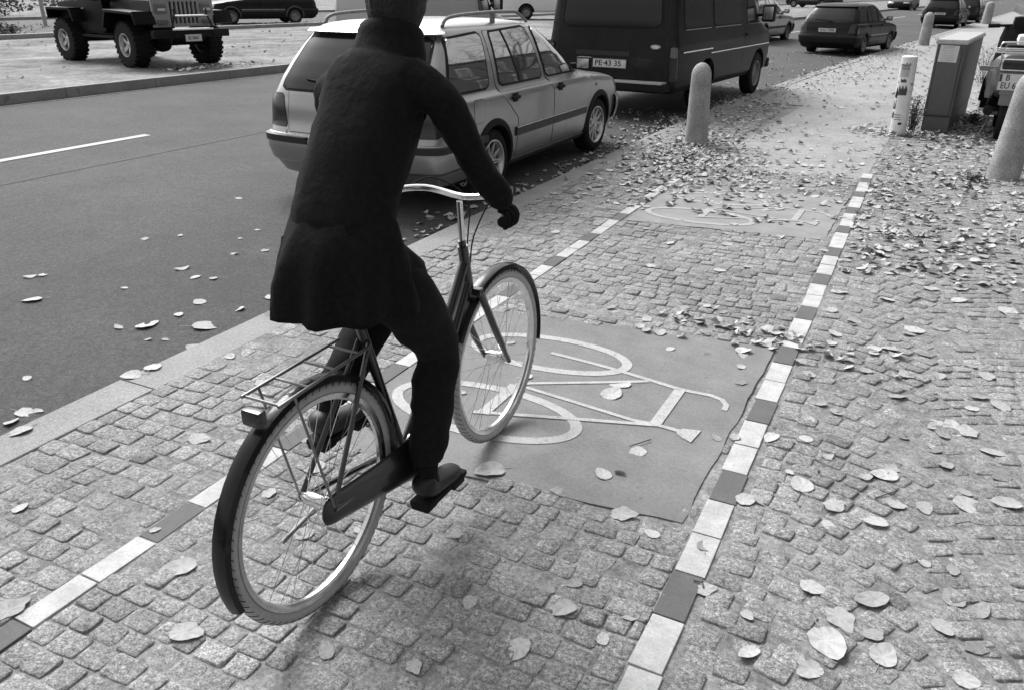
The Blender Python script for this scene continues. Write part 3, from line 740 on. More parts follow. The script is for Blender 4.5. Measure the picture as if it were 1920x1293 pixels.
# ---- vans ----
VAN = [(.34, -2.28, 2.20, .90), (.42, -2.33, 2.28, .95), (.60, -2.34, 2.32, .965), (.80, -2.34, 2.32, .968), (.95, -2.335, 2.28, .965), (1.02, -2.33, 2.15, .955), (1.08, -2.33, 1.95, .945), (1.14, -2.325, 1.78, .935), (1.20, -2.325, 1.66, .93),
       (1.5, -2.30, 1.40, .895), (1.8, -2.26, 1.14, .855), (1.92, -2.22, 1.0, .83), (1.98, -2.15, .85, .79), (2.02, -2.0, .6, .68), (2.04, -1.6, .2, .4)]
def van(name, loc, rz, label, paint, txt=None, cargo=False, scale=1.0, detail=True):
    t = empty(name, loc, rz, label, 'van'); t.scale = (scale,)*3
    B = Body(VAN, .14, .30, 2.6, 3.6); P = M[paint]
    obj('body', B.solid([(1.50, .34, .40), (-1.08, .34, .40)], None, wx=.55, dz=.05), [P, M['blackm']], t)
    wins = [[(.72, 1.16), (1.50, 1.16), (1.44, 1.25), (1.05, 1.80), (.72, 1.80)]]
    if not cargo: wins = [[(-2.05, 1.16), (-1.0, 1.16), (-1.0, 1.74), (-2.02, 1.74)], [(-.86, 1.16), (.42, 1.16), (.42, 1.76), (-.86, 1.76)]]+wins
    for sx in (1, -1):
        for wp in wins:
            wp = rnd_poly(wp, .07); s_ = obj('window_seal', B.patch(inset(wp, -.022), sx=sx, off=.003, nz=14), M['blackm'], t); obj('window', B.patch(wp, sx=sx, off=.007, nz=14), M['glassd' if not cargo else 'glass'], s_)
            if not cargo: obj('window_trim', B.line([(wp_[0], 1.135) for wp_ in [(min(p[0] for p in wp)+.02, 0), ((min(p[0] for p in wp)+max(p[0] for p in wp))/2, 0), (max(p[0] for p in wp)-.02, 0)]], .014, .012, sx), M['chrome'], t)
        dl = rnd_poly([(.60, .48), (.60, 1.84), (1.02, 1.84), (1.55, 1.2), (1.60, .95), (1.36, .78), (1.10, .48)], .04)
        obj('door_gap', B.patch(dl, sx=sx, off=.0006, nz=24, skirt=.003), M['ink'], t)
        d_ = obj('door', B.patch(inset(dl, .007), sx=sx, off=.0018, nz=24, skirt=.003), P, t)
        bm = NB(); box(bm, (sx*(B.side(.72, .98)+.012), .72, .98), (.02, .15, .035), bev=.006); obj('door_handle', bm, M['blackm'], d_)
        for yy in (-.92, .50):
            obj('panel_seam', B.line([(yy, .42), (yy, .8), (yy, 1.1)], .009, .0015, sx), M['ink'], t)
        if detail:
            obj('side_moulding', B.line([(-2.12+i*.17, .86) for i in range(8)], .018, .012, sx), M['chrome'], t)
            obj('side_moulding', B.line([(-1.0+i*.2, .80) for i in range(17) if -1.0+i*.2 < 2.2], .014, .012, sx), M['chrome'], t)
            obj('side_crease', B.line([(-2.15+i*.2, .74) for i in range(22)], .02, .004, sx), P, t)
        obj('tail_lamp', B.patch(rnd_poly([(sx*.865, .50), (sx*.96, .50), (sx*.955, .96), (sx*.865, .96)], .015), 'rear', off=.012, nx=8), M['lens'], t)
        obj('tail_lamp_glass', B.patch(rnd_poly([(sx*.87, .80), (sx*.955, .80), (sx*.95, .93), (sx*.87, .93)], .012), 'rear', off=.017, nx=8), M['lensm'], t)
        obj('headlamp', B.patch(rnd_poly([(sx*.50, .70), (sx*.86, .70), (sx*.86, .88), (sx*.50, .88)], .02), 'front', off=.006), M['lensl'], t)
        mirror(t, sx*.95, 1.42, 1.28, sx, s=(.20, .12, .26))
        for yc in (1.50, -1.08): wheel(t, sx*.86, yc, .335, .20, .20, 'disc', sx, rimmat=M['steel'])
    obj('windscreen', B.patch(rnd_poly([(-.86, 1.22), (.86, 1.22), (.76, 1.86), (-.76, 1.86)], .08), 'front', off=.006, nx=18), M['glass'], t)
    if not cargo:
        rw = rnd_poly([(-.72, 1.17), (.72, 1.17), (.66, 1.80), (-.66, 1.80)], .09)
        obj('rear_window_seal', B.patch(inset(rw, -.03), 'rear', off=.004, nx=14), M['blackm'], t); obj('rear_window', B.patch(rw, 'rear', off=.010, nx=14), M['glassd'], t)
    tg = rnd_poly([(-.83, .48), (.83, .48), (.80, 1.90), (-.80, 1.90)], .06)
    obj('tailgate_gap', B.patch(tg, 'rear', off=.0012, nx=14, nz=20, skirt=.003), M['ink'], t); tgt = obj('tailgate', B.patch(inset(tg, .007), 'rear', off=.0028, nx=14, nz=20, skirt=.003), P, t)
    rec = rnd_poly([(-.62, .58), (.28, .58), (.30, .86), (-.64, .86)], .03)
    obj('plate_recess', B.patch([(-.50, .80), (.30, .80), (.30, .86), (-.50, .86)], 'rear', off=.006), M['ink'], tgt)
    bm = NB(); box(bm, (0, B.rear(0, .5)-.07, .43), (1.80, .18, .10), bev=.02); obj('rear_bumper', bm, M['blackm'], t)
    for bx, bw in ((.48, .74), (-.62, .4)):
        bm = NB(); box(bm, (bx, B.rear(0, .5)-.075, .487), (bw, .19, .024), bev=.004); obj('skylit_bumper_step', bm, M['cabtop'], t)  # step coloured pale: sky light on its top is put into the colour
    bm = NB(); box(bm, (0, B.front(0, .5)+.02, .46), (1.85, .16, .16), bev=.04); obj('front_bumper', bm, M['blackm'], t)
    if txt: plate(t, (.0, B.rear(0, .70)-.016, .70), (math.pi/2, 0, 0), (.54, .115), [(txt, .0, 0)], .10, 1.12)
    if detail:
        bm = NB(); lathe(bm, [(0, .004), (.9, .004), (1, -.002)], 28, Matrix.Translation((.66, B.rear(.66, .93)-.006, .93)) @ Matrix.Rotation(math.pi/2, 4, 'X') @ Matrix.Diagonal((.075, .03, 1, 1)))
        e_ = obj('oval_emblem', bm, M['rim'], tgt); bm = NB(); lathe(bm, [(0, .006), (.85, .006), (.86, .002)], 28, Matrix.Translation((.66, B.rear(.66, .93)-.008, .93)) @ Matrix.Rotation(math.pi/2, 4, 'X') @ Matrix.Diagonal((.075, .03, 1, 1)))
        bm2 = NB(); lathe(bm2, [(.78, .0065), (.84, .0065)], 28, Matrix.Translation((.66, B.rear(.66, .93)-.009, .93)) @ Matrix.Rotation(math.pi/2, 4, 'X') @ Matrix.Diagonal((.075, .03, 1, 1))); bm.free(); obj('emblem_ring', bm2, M['blackm'], tgt)
    return t
van('parked_van', (-4.12, 14.41, -.065), R(-5), 'large dark van with rear window parked ahead of the silver estate car', 'dark', 'PE·43 35', scale=1.09)
dv = van('delivery_van', (-9.4, 14.9, .13), R(-1), 'pale panel van passing behind the roof of the silver estate car', 'palepaint', cargo=True, detail=False); dv.scale = (.95, .80, 1)

# ---- off-road car ----
def jeep():
    t = empty('off_road_car', (0, 0, 0), 0, 'black open off-road car with big tyres and chrome bull bar on the dirt median', 'off-road car')
    BK = M['jeepblack']
    bm = NB(); box(bm, (0, -.75, .86), (1.42, 1.75, .58), bev=.04); box(bm, (0, -1.55, .80), (1.40, .2, .5), bev=.04); obj('tub', bm, BK, t)
    bm = NB(); frustum(bm, (0, .98, .86), (1.30, 1.55), (1.12, 1.45), .34, bev=.03, sh=(0, .02)); obj('bonnet', bm, BK, t)
    bm = NB(); box(bm, (0, .1, .55), (.75, 3.5, .14)); box(bm, (0, 1.2, .42), (1.45, .11, .11), bev=.03); box(bm, (0, -1.2, .42), (1.45, .11, .11), bev=.03)
    lathe(bm, [(0, -.16), (.15, -.12), (.17, 0), (.15, .12), (0, .16)], 16, Matrix.Translation((.18, 1.2, .42)) @ Matrix.Rotation(math.pi/2, 4, 'X')); box(bm, (-.1, .3, .42), (.5, .5, .2), bev=.05)
    obj('chassis', bm, M['blackm'], t)
    gy = 1.80
    # grille: plate with seven slots
    bm = NB(); ws = 1.22; xs = [-.61, -.345]+[]
    x0 = -.30; slots = [(-.285+i*.0855, -.285+i*.0855+.05) for i in range(7)]
    cur = -.62
    for a, b in slots: box(bm, ((cur+a)/2, gy, .98), (a-cur, .05, .42)); cur = b
    box(bm, ((cur+.62)/2, gy, .98), (.62-cur, .05, .42)); box(bm, (0, gy, 1.205), (1.24, .056, .05), bev=.01); box(bm, (0, gy, .765), (1.24, .056, .06), bev=.01)
    obj('grille', bm, M['steel'] if False else mat('grey grille paint', .30, .5), t)
    bm = NB(); box(bm, (0, gy-.04, .98), (1.2, .02, .42)); obj('radiator', bm, M['ink'], t)
    for sx in (1, -1):
        bm = NB(); box(bm, (sx*.46, gy+.03, 1.07), (.235, .05, .165), bev=.015); h_ = obj('headlamp', bm, M['steel'], t)
        bm = NB(); box(bm, (sx*.46, gy+.058, 1.07), (.18, .014, .115), bev=.006); obj('lamp_glass', bm, M['lensm'], h_)
        bm = NB(); box(bm, (sx*.46, gy+.066, 1.045), (.15, .004, .045), bev=.001); obj('lamp_reflector', bm, M['lensl'], h_)
        bm = NB(); box(bm, (sx*.46, gy+.05, .83), (.20, .05, .07), bev=.01); obj('turn_lamp', bm, M['lensm'], t)
        # flat wings with a dropped front
        bm = NB()
        box(bm, (sx*.80, 1.28, 1.0), (.40, 1.05, .05), Matrix.Rotation(R(-2), 4, 'X'), bev=.015); box(bm, (sx*.80, 1.81, .90), (.40, .05, .24), Matrix.Rotation(R(18), 4, 'X'), bev=.015)
        box(bm, (sx*.80, .70, .86), (.36, .05, .34), Matrix.Rotation(R(-30), 4, 'X'), bev=.01)
        obj('front_wing', bm, BK, t)
        bm = NB(); box(bm, (sx*.80, -1.12, 1.02), (.30, .95, .05), bev=.015); box(bm, (sx*.80, -.62, .90), (.30, .05, .26), Matrix.Rotation(R(24), 4, 'X'), bev=.01); box(bm, (sx*.80, -1.62, .93), (.30, .05, .22), bev=.01); obj('rear_wing', bm, BK, t)
        bm = NB(); box(bm, (sx*.715, -.22, .90), (.02, .92, .56), bev=.008); d_ = obj('door', bm, BK, t)
        bm = NB(); box(bm, (sx*.73, -.55, 1.02), (.02, .12, .03), bev=.006); obj('door_handle', bm, M['chrome'], d_)
        bm = NB(); box(bm, (sx*.73, -.05, .52), (.10, 1.2, .05), bev=.015); obj('side_step', bm, M['blackm'], t)
        mirror(t, sx*.74, .25, 1.25, sx, s=(.17, .06, .14))
        for y in (1.20, -1.20): wheel(t, sx*.76, y, .41, .31, .21, 'five', sx, rimmat=M['rim'], knob=True, steer=R(-3) if y > 0 else 0)
    bm = NB(); box(bm, (0, .22, 1.45), (1.36, .04, .55), Matrix.Rotation(R(14), 4, 'X'), bev=.02); w_ = obj('windscreen_frame', bm, BK, t)
    bm = NB(); box(bm, (0, .245, 1.46), (1.2, .02, .42), Matrix.Rotation(R(14), 4, 'X')); obj('windscreen', bm, M['glass'], w_)
    bm = NB(); frustum(bm, (0, -.78, 1.17), (1.36, 1.75), (1.2, 1.6), .62, bev=.05); obj('soft_top', bm, M['coat'], t)
    bm = NB(); box(bm, (0, 1.98, .62), (1.55, .12, .14), bev=.02); obj('front_bumper', bm, M['blackm'], t)
    bm = NB(); box(bm, (0, -1.85, .60), (1.4, .10, .12), bev=.02); box(bm, (.45, -1.83, .78), (.12, .1, .1), bev=.02); obj('rear_bumper', bm, M['blackm'], t)
    bm = NB()
    for z in (.935, .70): tube(bm, [(-.33, 2.05, z), (.33, 2.05, z)] if z > .8 else [(-.42, 2.05, z), (.42, 2.05, z)], .024, 10)
    b_ = obj('bull_bar', bm, M['chrome'], t)
    bm = NB()
    for sx in (1, -1): tube(bm, arc([(sx*.33, 2.04, 1.06), (sx*.335, 2.05, .94), (sx*.42, 2.05, .70), (sx*.46, 2.02, .45)], 4), .016, 8)
    obj('bull_bar_upright', bm, M['blackm'], b_)
    plate(t, (.02, 2.075, .545), (math.pi/2, 0, math.pi), (.34, .13), [('BC 00651', 0, 0)], .085, .66)
    return t
jp = jeep(); jp.location = (-14.2, 11.8, MZ); jp.rotation_euler = (0, 0, R(-102)); jp.scale = (.97, 1.0, .95)

# ---- further cars ----
estate('hatchback', (-2.55, 29.0, -.06), R(-13), 'dark hatchback seen from behind, parked beyond the dark van', paint='black', txt='B·AU 7908', glass='glassd')
estate('family_car', (.05, 52.4, -.075), R(-8), 'dark car with a pale warning triangle in its rear window, parked behind the second bollard', paint='black', txt='B·PK 824', scale=1.04, glass='glassd')
estate('small_car', (1.25, 61.0, -.075), R(-9), 'dark car mostly hidden, last in the row of parked cars beyond the cabinet', paint='black', scale=1.05)
estate('saloon_car', (-6.1, 31.5, .0), R(-8), 'silver car driving away beside the front of the dark van', paint='silver', scale=1.05)
estate('dark_car', (-3.6, 86, .06), R(172), 'dark oncoming car at the very top above the parked hatchback', paint='black', scale=1.1)
estate('distant_car', (-10.9, 82, MZ), R(70), 'black car with bright wheels crossing far away beyond the far kerb', paint='black', scale=1.1)
estate('sports_car', (-25.2, 27.1, MZ), R(146), 'dark low hatchback parked across the median to the right of the off-road car', paint='black', scale=1.02, glass='glassd')
van('white_van', (-17.6, 39.0, MZ), R(-62), 'white van on the far side between the estate car roof and the dark van', 'whitepaint', cargo=True, detail=False)
estate('rear_car', (-26.2, 50.0, MZ), R(-70), 'dark car behind the white van at the top edge', paint='black', scale=1.05)
# ------------------------------------------------------------------ street furniture
def bollard(name, x, y, h_, r_, label, lean=(0, 0), z=0):
    t = NB(); s = r_; prof = [(s*1.0, -.05), (s*.99, .02), (s*.93, h_*.35), (s*.87, h_*.7), (s*.84, h_*.84)]
    rt = s*.84
    for k in range(1, 9): a = math.pi/2*k/8; prof.append((rt*math.cos(a), h_*.84+(h_*.16)*math.sin(a)))
    lathe(t, prof, 40)
    o = obj(name, t, M['concrete']); o.location = (x, y, z); o.rotation_euler = (*lean, rnd.random()); tag(o, label, 'bollard', 'rounded concrete bollards along the pavement'); return o
bollard('bollard', -2.41, 9.80, .93, .137, 'speckled round-topped concrete bollard at the kerb in front of the dark van', (0, R(-1)))
bollard('bollard', .815, 9.36, 1.02, .15, 'large tapered concrete bollard at the right edge hiding part of the scooter', (0, R(3)))
bollard('bollard', -.50, 33.0, 1.06, .19, 'concrete bollard on the kerb between the hatchback and the grey cabinet', (0, R(2)))
bollard('bollard', 2.2, 57.6, 1.2, .27, 'distant concrete bollard beside the last parked car', (0, R(2)))
bollard('bollard', .83, 14.9, .86, .12, 'slim pale bollard standing just behind the scooter', (0, 0))
t = empty('marker_post', (-.275, 11.74, 0), 0, 'white round post plastered with stickers beside the grey cabinet', 'post'); t.rotation_euler = (R(1), R(-1.5), 0)
bm = NB(); lathe(bm, [(.098, -.05), (.097, .25), (.095, .93), (.093, .955), (.07, .966), (0, .972)], 32); obj('shaft', bm, M['postw'], t)
def wrap(r_, a0, a1, z0, z1, shape=None, n=12):
    bm = NB(); A = []
    for i in range(n+1):
        a = R(a0+(a1-a0)*i/n); f = shape(i/n) if shape else (0, 1)
        A.append([bm.verts.new((r_*math.cos(a), r_*math.sin(a), z0+(z1-z0)*q)) for q in f])
    for a, b in zip(A, A[1:]): bm.faces.new((a[0], b[0], b[1], a[1]))
    return bm
obj('sticker', wrap(.0975, -140, -75, .72, .84), M['faint'], t)
obj('sticker', wrap(.0986, -125, -84, .655, .70, lambda u: (.1*math.sin(u*20), .8+.2*math.sin(u*13))), M['trim'], t)
obj('sticker', wrap(.0983, -130, -70, .50, .62, lambda u: (0, .8+.2*math.sin(u*17))), M['trim'], t)
obj('sticker', wrap(.0983, -166, -128, .44, .60, lambda u: (.1+.2*abs(u-.6), 1-1.3*abs(u-.6))), M['ink'], t); obj('sticker', wrap(.0983, -166, -130, .32, .45, lambda u: (.1*u, .55+.4*math.sin(u*9))), M['ink'], t)
obj('sticker', wrap(.0983, -158, -140, .20, .30, lambda u: (.3*u, 1-.2*u)), M['ink'], t)
obj('sticker', wrap(.099, -132, -78, .33, .49), M['whitepaint'], t)
obj('sticker', wrap(.0985, -96, -70, .135, .165), M['ink'], t)
obj('reflective_band', wrap(.0992, -175, -85, .255, .262), M['ink'], t); obj('reflective_band', wrap(.0992, -175, -85, .225, .232), M['ink'], t)
obj('reflective_band', wrap(.0992, -130, -78, .195, .202), M['ink'], t); obj('sticker', wrap(.0996, -100, -78, .232, .255), M['whitepaint'], t)
tx = text('·mild·', .075, t, Matrix.Translation((-.025, -.099, .86)) @ Matrix.Rotation(math.pi/2, 4, 'X'), M['ink'], 'sticker_lettering', sx=.8)
for v in tx.data.vertices:
    a = v.co.x/.099; v.co.x = math.sin(a)*(.099-(v.co.y+.099)*.5); v.co.y = -math.cos(a)*(.0985-(v.co.y+.099)*.5)
obj('sticker_underline', wrap(.0978, -130, -72, .812, .822), M['ink'], t)
# cabinet
t = empty('utility_cabinet', (-.02, 12.06, 0), R(-6), 'tall grey plastic utility cabinet with a paper notice, beside the stickered post', 'utility cabinet')
W2, D2, HH = .325, 2.55, 1.16
bm = NB(); box(bm, (W2/2, D2/2, .10), (W2-.01, D2-.03, .24), bev=.008); obj('plinth', bm, M['cabinet'], t)
bm = NB(); box(bm, (W2/2, D2/2, .225+(HH-.28)/2), (W2, D2, HH-.285), bev=.012)
obj('housing', bm, M['cabinet'], t)
bm = NB(); box(bm, (W2/2, -.004, .64), (W2-.066, .012, HH-.37), bev=.004); d_ = obj('front_panel', bm, M['cabinet'], t)
bm = NB()
for a, b, c2, d2 in ((W2/2, .245, W2-.05, .006), (.027, .64, .005, .80), (W2-.027, .64, .005, .80)): box(bm, (a, -.0012, b), (c2, .004, d2))
box(bm, (W2/2, D2/2, .222), (W2+.002, D2+.002, .008)); obj('panel_groove', bm, M['ink'], t)
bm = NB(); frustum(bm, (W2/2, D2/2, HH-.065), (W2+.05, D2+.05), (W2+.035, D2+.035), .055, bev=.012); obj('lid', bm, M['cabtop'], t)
bm = NB(); box(bm, (W2*.46, -.0125, .985), (.215, .003, .20), Matrix.Rotation(R(1.5), 4, 'Y'), bev=.001); n_ = obj('paper_notice', bm, M['paper'], t)
bm = NB()
for k in range(9): box(bm, (W2*.46+rnd.uniform(-.01, .005), -.0146, 1.065-k*.02), (rnd.uniform(.12, .18), .001, .005 if k else .012))
obj('notice_print', bm, M['faint'], n_)
# scooter, seen from behind
def scooter():
    t = empty('motor_scooter', (.86, 11.75, 0), R(-2), 'parked motor scooter with chrome luggage rack, half hidden by the big right-hand bollard', 'scooter')
    G_ = mat('scooter grey enamel', .17, .3, 0, coat=.5)
    # tail cowl: loft along y
    bm = NB(); rings = []
    for y, w_, zc, hz in ((-.02, .13, .80, .17), (.0, .175, .80, .215), (.06, .20, .80, .24), (.25, .26, .76, .26), (.5, .27, .72, .25), (.72, .20, .74, .2), (.82, .12, .74, .14)):
        rings.append([bm.verts.new((w_*math.copysign(abs(math.cos(a))**.7, math.cos(a)), y, zc+hz*math.copysign(abs(math.sin(a))**.7, math.sin(a)))) for a in [2*math.pi*k/24 for k in range(24)]])
    for a, b in zip(rings, rings[1:]):
        for k in range(24): bm.faces.new((a[k], a[(k+1) % 24], b[(k+1) % 24], b[k]))
    bm.faces.new(rings[0][::-1]); bm.faces.new(rings[-1]); bmesh.ops.recalc_face_normals(bm, faces=bm.faces); obj('tail_cowl', bm, G_, t)
    bm = NB(); box(bm, (0, -.035, .905), (.27, .05, .115), bev=.03); l_ = obj('tail_lamp', bm, M['lens'], t)
    bm = NB(); box(bm, (0, -.03, .905), (.31, .03, .15), bev=.035); obj('lamp_surround', bm, M['chrome'], l_)
    for sx in (-1, 1):
        bm = NB(); box(bm, (sx*.31, -.02, .855), (.105, .06, .06), bev=.014); tube(bm, [(sx*.30, .0, .86), (sx*.15, .03, .87)], .012, 8); obj('turn_signal', bm, M['lensm'], t)
    p_ = plate(t, (.0, -.055, .71), (math.pi/2, 0, 0), (.28, .20), [('B', -.045, .047), ('EU 67', -.005, -.045)], .098, .85)
    bm = NB(); box(bm, (-.118, .045, .004), (.028, .085, .002)); obj('country_strip', bm, M['trim'], p_)
    bm = NB(); box(bm, (0, -.03, .585), (.20, .03, .05), bev=.01); box(bm, (0, .0, .50), (.17, .06, .14), bev=.03); obj('rear_mudguard', bm, G_, t)
    bm = NB()
    for z, y in ((1.045, -.06), (1.065, -.03), (1.085, .02)): tube(bm, arc([(-.23, y+.25, z), (-.235, y, z), (-.2, y-.04, z), (.2, y-.04, z), (.235, y, z), (.23, y+.25, z)], 4), .0085, 8)
    tube(bm, arc([(-.2, .0, 1.07), (-.19, -.02, 1.13), (-.14, -.02, 1.155), (.14, -.02, 1.155), (.19, -.02, 1.13), (.2, 0, 1.07)], 4), .009, 8)
    tube(bm, [(-.17, -.05, 1.05), (-.15, .02, .93)], .008, 6); tube(bm, [(.17, -.05, 1.05), (.15, .02, .93)], .008, 6)
    obj('luggage_rack', bm, M['chrome'], t)
    bm = NB(); 
    for sx in (-1, 1): box(bm, (sx*.20, .36, .66), (.10, .50, .34), bev=.05)
    obj('side_cowl', bm, G_, t)
    bm = NB(); box(bm, (0, .42, 1.06), (.26, .66, .13), bev=.05); obj('seat', bm, M['blackm'], t)
    bm = NB(); box(bm, (.10, .35, 1.17), (.26, .5, .12), bev=.055); obj('seat_cover', bm, M['bag'], t)
    bm = NB(); tube(bm, arc([(-.17, -.03, .36), (-.17, .12, .36), (-.15, .35, .34)], 4), [.055]*9, 14); tube(bm, arc([(-.2, .0, .42), (-.19, -.02, .50), (-.15, .0, .58)], 3), .012, 8); obj('exhaust', bm, M['blackm'], t)
    bm = NB(); tube(bm, arc([(-.14, .25, .25), (-.2, .12, .08), (-.19, .10, .012), (.19, .10, .012), (.2, .12, .08), (.14, .25, .25)], 3), .012, 8); obj('stand', bm, M['steel'], t)
    w_ = wheel(t, 0, .16, .225, .10, .13, 'disc', 1); w_.location.z = .235
    w2 = wheel(t, 0, 1.38, .225, .10, .13, 'disc', 1)
    bm = NB(); box(bm, (0, .95, .26), (.30, .6, .05), bev=.02); obj('footboard', bm, G_, t)
    bm = NB()   # leg shield, widening downwards
    for (y0, z0, w0, y1, z1, w1) in ((1.18, .26, .34, 1.24, .62, .32), (1.24, .62, .32, 1.17, 1.02, .27), (1.17, 1.02, .27, 1.10, 1.22, .17)):
        vs = [bm.verts.new(v) for v in ((-w0/1.3, y0, z0), (w0/1.3, y0, z0), (w1/1.3, y1, z1), (-w1/1.3, y1, z1), (-w0/1.3, y0+.03, z0), (w0/1.3, y0+.03, z0), (w1/1.3, y1+.03, z1), (-w1/1.3, y1+.03, z1))]
        for q in ((0, 1, 2, 3), (7, 6, 5, 4), (0, 4, 5, 1), (3, 2, 6, 7), (1, 5, 6, 2), (0, 3, 7, 4)): bm.faces.new([vs[i] for i in q])
    bmesh.ops.recalc_face_normals(bm, faces=bm.faces); obj('leg_shield', bm, M['blackm'], t)
    bm = NB(); rings = []     # black weather apron hung from bar to seat
    for y, z, w_, d_ in ((1.05, 1.30, .17, .07), (1.0, 1.16, .20, .10), (.95, 1.0, .22, .14), (.86, .85, .25, .20), (.80, .62, .28, .24), (.8, .40, .29, .25)):
        rings.append([bm.verts.new((w_*math.cos(a)*(1+.06*math.sin(5*a+z*9)), y+d_*math.sin(a), z)) for a in [2*math.pi*k/28 for k in range(28)]])
    for a, b in zip(rings, rings[1:]):
        for k in range(28): bm.faces.new((a[k], a[(k+1) % 28], b[(k+1) % 28], b[k]))
    bm.faces.new(rings[0]); obj('weather_apron', bm, M['coat'], t)
    bm = NB(); tube(bm, arc([(-.36, .98, 1.30), (-.22, 1.0, 1.305), (0, 1.06, 1.31), (.22, 1.0, 1.305), (.36, .98, 1.30)], 4), .018, 10); box(bm, (0, 1.07, 1.34), (.20, .22, .16), bev=.06)
    hb = obj('handlebar', bm, M['blackm'], t)
    for sx in (-1, 1):
        bm = NB(); tube(bm, [(sx*.24, .995, 1.305), (sx*.37, .975, 1.30)], .025, 12); obj('grip', bm, M['rubber'], hb)
        bm = NB(); tube(bm, arc([(sx*.22, 1.05, 1.31), (sx*.30, 1.08, 1.305), (sx*.37, 1.06, 1.295)], 3), .007, 6); obj('brake_lever', bm, M['chrome'], hb)
    bm = NB(); tube(bm, arc([(-.0, 1.0, 1.33), (.03, .97, 1.40), (-.0, .96, 1.46)], 4), .007, 6); m_ = obj('mirror_stem', bm, M['chrome'], t)
    bm = NB(); box(bm, (-.06, .95, 1.50), (.15, .015, .10), Matrix.Rotation(R(22), 4, 'Y'), bev=.005); obj('mirror', bm, M['rim'], m_)
scooter()
# ------------------------------------------------------------------ plants
def weed(name, x, y, h_, r_, n, label, z=0, leafs=.035, mt=None, cat='plant', group=None):
    t = empty(name, (x, y, z), 0, label, cat, group); bm = NB(); lf = NB()
    for k in range(n):
        a = rnd.uniform(0, 6.28); d = r_*abs(rnd.gauss(0, .6)); top = Vector((math.cos(a)*d*1.6, math.sin(a)*d*1.6, h_*rnd.uniform(.45, 1))); b0 = Vector((math.cos(a)*d*.4, math.sin(a)*d*.4, 0)); mid = (b0+top)/2+Vector((rnd.uniform(-.03, .03), rnd.uniform(-.03, .03), h_*.12))
        pts = arc([b0, mid, top], 3); tube(bm, pts, [.0035-.0004*i for i in range(len(pts))], 4)
        for q in range(7):
            p = pts[min(len(pts)-1, 1+int(rnd.random()*(len(pts)-1)))]+Vector((rnd.gauss(0, .02), rnd.gauss(0, .02), rnd.gauss(0, .02)))
            u = Vector((rnd.gauss(0, 1), rnd.gauss(0, 1), rnd.gauss(0, .6))).normalized(); v = u.cross(Vector((rnd.gauss(0, 1), rnd.gauss(0, 1), 1))).normalized(); L_ = leafs*rnd.uniform(.6, 1.3)
            vs = [lf.verts.new(p+w_) for w_ in (Vector((0, 0, 0)), u*L_*.5+v*L_*.25, u*L_, u*L_*.5-v*L_*.25)]; lf.faces.new(vs)
    obj('stem', bm, M['bark'], t, smooth=False); obj('foliage', lf, mt or M['weed'], t, smooth=False)
weed('weed_clump', -.12, 12.0, .48, .11, 46, 'tall wispy weeds growing between the stickered post and the grey cabinet')
weed('weed_clump', .62, 13.2, .18, .25, 50, 'low weeds along the foot of the grey cabinet')
weed('shrub', 1.0, 19.5, .75, .30, 90, 'thin scrubby shrub behind the upper end of the grey cabinet', cat='shrub')
weed('weed_clump', .55, 9.05, .06, .10, 22, 'tiny weeds at the foot of the big right-hand bollard')
weed('weed_clump', -23.9, 15.6, .35, .5, 60, 'dark weeds at the feet of the two pale posts', MZ, .08)
weed('weed_clump', -26.0, 16.6, .3, .5, 60, 'dark weeds behind the kerb near the off-road car', MZ, .08)
# pale posts
for (x, y, lb) in ((-29.5, 20.6, 'left of two pale wooden posts standing beyond the off-road car'), (-28.4, 21.2, 'right of two pale wooden posts standing beyond the off-road car')):
    bm = NB(); tube(bm, [(0, 0, -.1), (0, 0, 1.2), (0, 0, 2.6)], [.07, .065, .06], 12); box(bm, (0, 0, 2.62), (.10, .10, .05), bev=.01)
    tag(obj('wooden_post', bm, M['fence'], None), lb, 'post', 'pale wooden posts beyond the off-road car'); o = col.objects[-1] if False else bpy.data.objects[[o.name for o in bpy.data.objects if o.name.startswith('wooden_post')][-1]]; o.location = (x, y, MZ)
weed('hedge', -42, 26, .9, 2.0, 260, 'dark low hedge far behind the two pale posts', MZ, .22, cat='hedge')
weed('hedge', -44, 34, .9, 2.4, 260, 'dark hedge far behind the off-road car', MZ, .22, cat='hedge')
weed('hedge', -47, 42, .9, 2.4, 260, 'dark hedge far behind the low dark hatchback', MZ, .22, cat='hedge')

